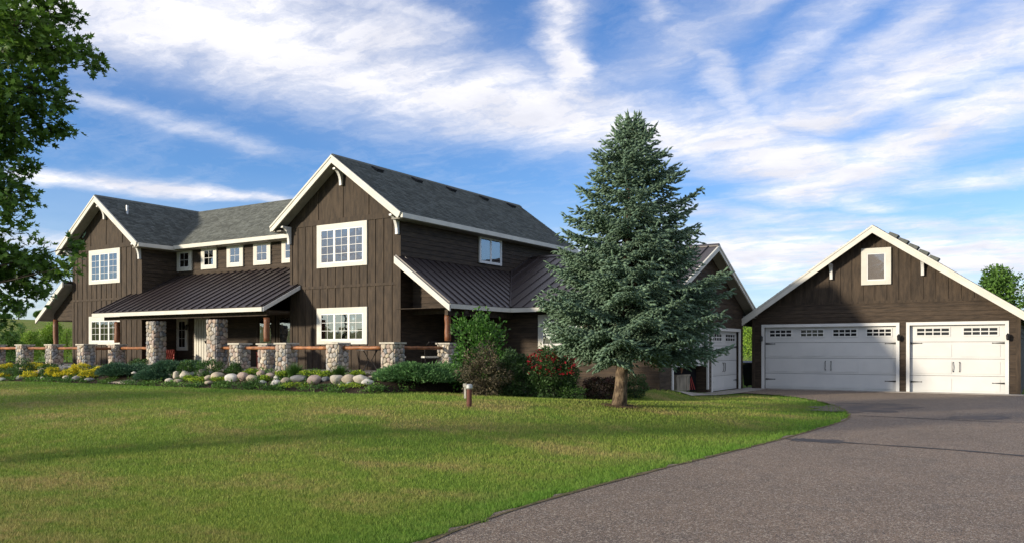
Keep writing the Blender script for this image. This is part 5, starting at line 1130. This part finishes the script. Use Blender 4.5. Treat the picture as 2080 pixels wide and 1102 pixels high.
for i, (px, d_) in enumerate(((1700, 110), (1850, 120), (1990, 115), (1560, 120), (1480, 125))): bg_tree(px, 640, 150, d_, 'fargreen', 'wide green tree far behind the garage, ' + ('behind the double door', 'behind the single door', 'rightmost', 'near its left corner', 'leftmost')[i], 1800, size=.7, bottom=1, group='far trees behind the garage')
# trees behind the viewer that shade the lawn
def yard_tree(x, y, H_, r, tx):
    zb = g(x, y); t = thing('shade_tree', tx, 'tree', (x, y, zb), 'yard trees left of and behind the viewer'); PP, DD = [], []
    for k in range(9):
        f = k / 8; a = k * 2.4; P, dd = ellipsoid_pts((x + math.cos(a) * r * .45 * (1 - .5 * f), y + math.sin(a) * r * .45 * (1 - .5 * f), zb + H_ * (.74 + .18 * f)), (r * .62, r * .62, H_ * .09), 170, .3, .3); PP.append(P); DD.append(dd)
    P, D = np.vstack(PP), np.vstack(DD); D = unit(len(P)); V, F = leaves(P, D, .38 * (.6 + .8 * rng.random(len(P))), OVAL, OVAL_F); npmesh('crown', V, F, M['maple'], t); MB().tube([(x, y, zb - .1), (x, y, zb + H_ * .4), (x, y, zb + H_ * .85)], [.22, .15, .04], 8).build('trunk', M['darkbark'], t)
YT = [(-53, -13.5, 8, 3), (-45, -13, 7.8, 3), (-36, -12.5, 8, 2.8)]
for i, a in enumerate(YT): yard_tree(*a, 'yard tree out of view behind the viewer, ' + ('farthest left', 'second from the left', 'middle of the row', 'second from the right', 'rightmost')[i])

# ------------------------------------------------------------------ grass blades
def grass():
    m = bpy.data.materials.new('grass_blades'); m.use_nodes = True; nt = m.node_tree; N = nt.nodes; L = nt.links; b = N['Principled BSDF']; b.inputs['Roughness'].default_value = .6; b.inputs['Specular IOR Level'].default_value = .2
    col = grass_colour(nt, 1.15); g_ = N.new('ShaderNodeNewGeometry'); mr = N.new('ShaderNodeMapRange'); mr.inputs[3].default_value = .78; mr.inputs[4].default_value = 1.28; L.new(g_.outputs['Random Per Island'], mr.inputs[0])
    hs = N.new('ShaderNodeHueSaturation'); L.new(mr.outputs[0], hs.inputs['Value']); L.new(col, hs.inputs['Color']); L.new(hs.outputs[0], b.inputs['Base Color'])
    tr = N.new('ShaderNodeBsdfTranslucent'); L.new(hs.outputs[0], tr.inputs[0]); ms = N.new('ShaderNodeMixShader'); ms.inputs[0].default_value = .3; L.new(b.outputs[0], ms.inputs[1]); L.new(tr.outputs[0], ms.inputs[2]); L.new(ms.outputs[0], N['Material Output'].inputs[0])
    n = 760000; u = rng.random(n); d0, d1 = 4.6, 30.0; d = 1 / (1 / d0 - u * (1 / d0 - 1 / d1)) ; lat = (rng.random(n) * 1.36 - .68) * d
    X = d[:, None] * FW[:2] + lat[:, None] * RT[:2]; dens = np.clip(d / 26, .0, 1) ; keep = ~inside(X, np.array(dpoly)) & (X[:, 1] < BEDY(X[:, 0]) + .1) & ~((X[:, 0] > -10.25) & (X[:, 1] > 24.5) & (X[:, 0] < -9.2) & (inside(X, DRIVE))) & (X[:, 0] < -.8) & (X[:, 1] < 29.5) & (np.hypot(X[:, 0] - sp[0], X[:, 1] - sp[1]) > .42 * rng.random(n) ** .3)
    X, d = X[keep], d[keep]; n = len(X); Z = G(X); e = edge_dist(X); h = (.016 + .020 * rng.random(n)) * (1 + .9 * np.exp(-e / .25)) * (1 + .3 * (d > 12)); wdt = .0020 + .00026 * d
    a = rng.random(n) * 6.283; sd = np.column_stack([np.cos(a), np.sin(a), np.zeros(n)]) * wdt[:, None]; lean = rng.normal(0, .45, (n, 2)) * h[:, None]; P = np.column_stack([X, Z - .012]); tip = P + np.column_stack([lean, h + .012])
    V = np.stack([P - sd, P + sd, tip], 1).reshape(-1, 3); o = npmesh('grass', V, np.arange(len(V)).reshape(-1, 3), m); tag(o, 'short mown lawn grass with dry straw patches', 'grass', kind='stuff'); lush(o, V); print('blades', n)
grass()
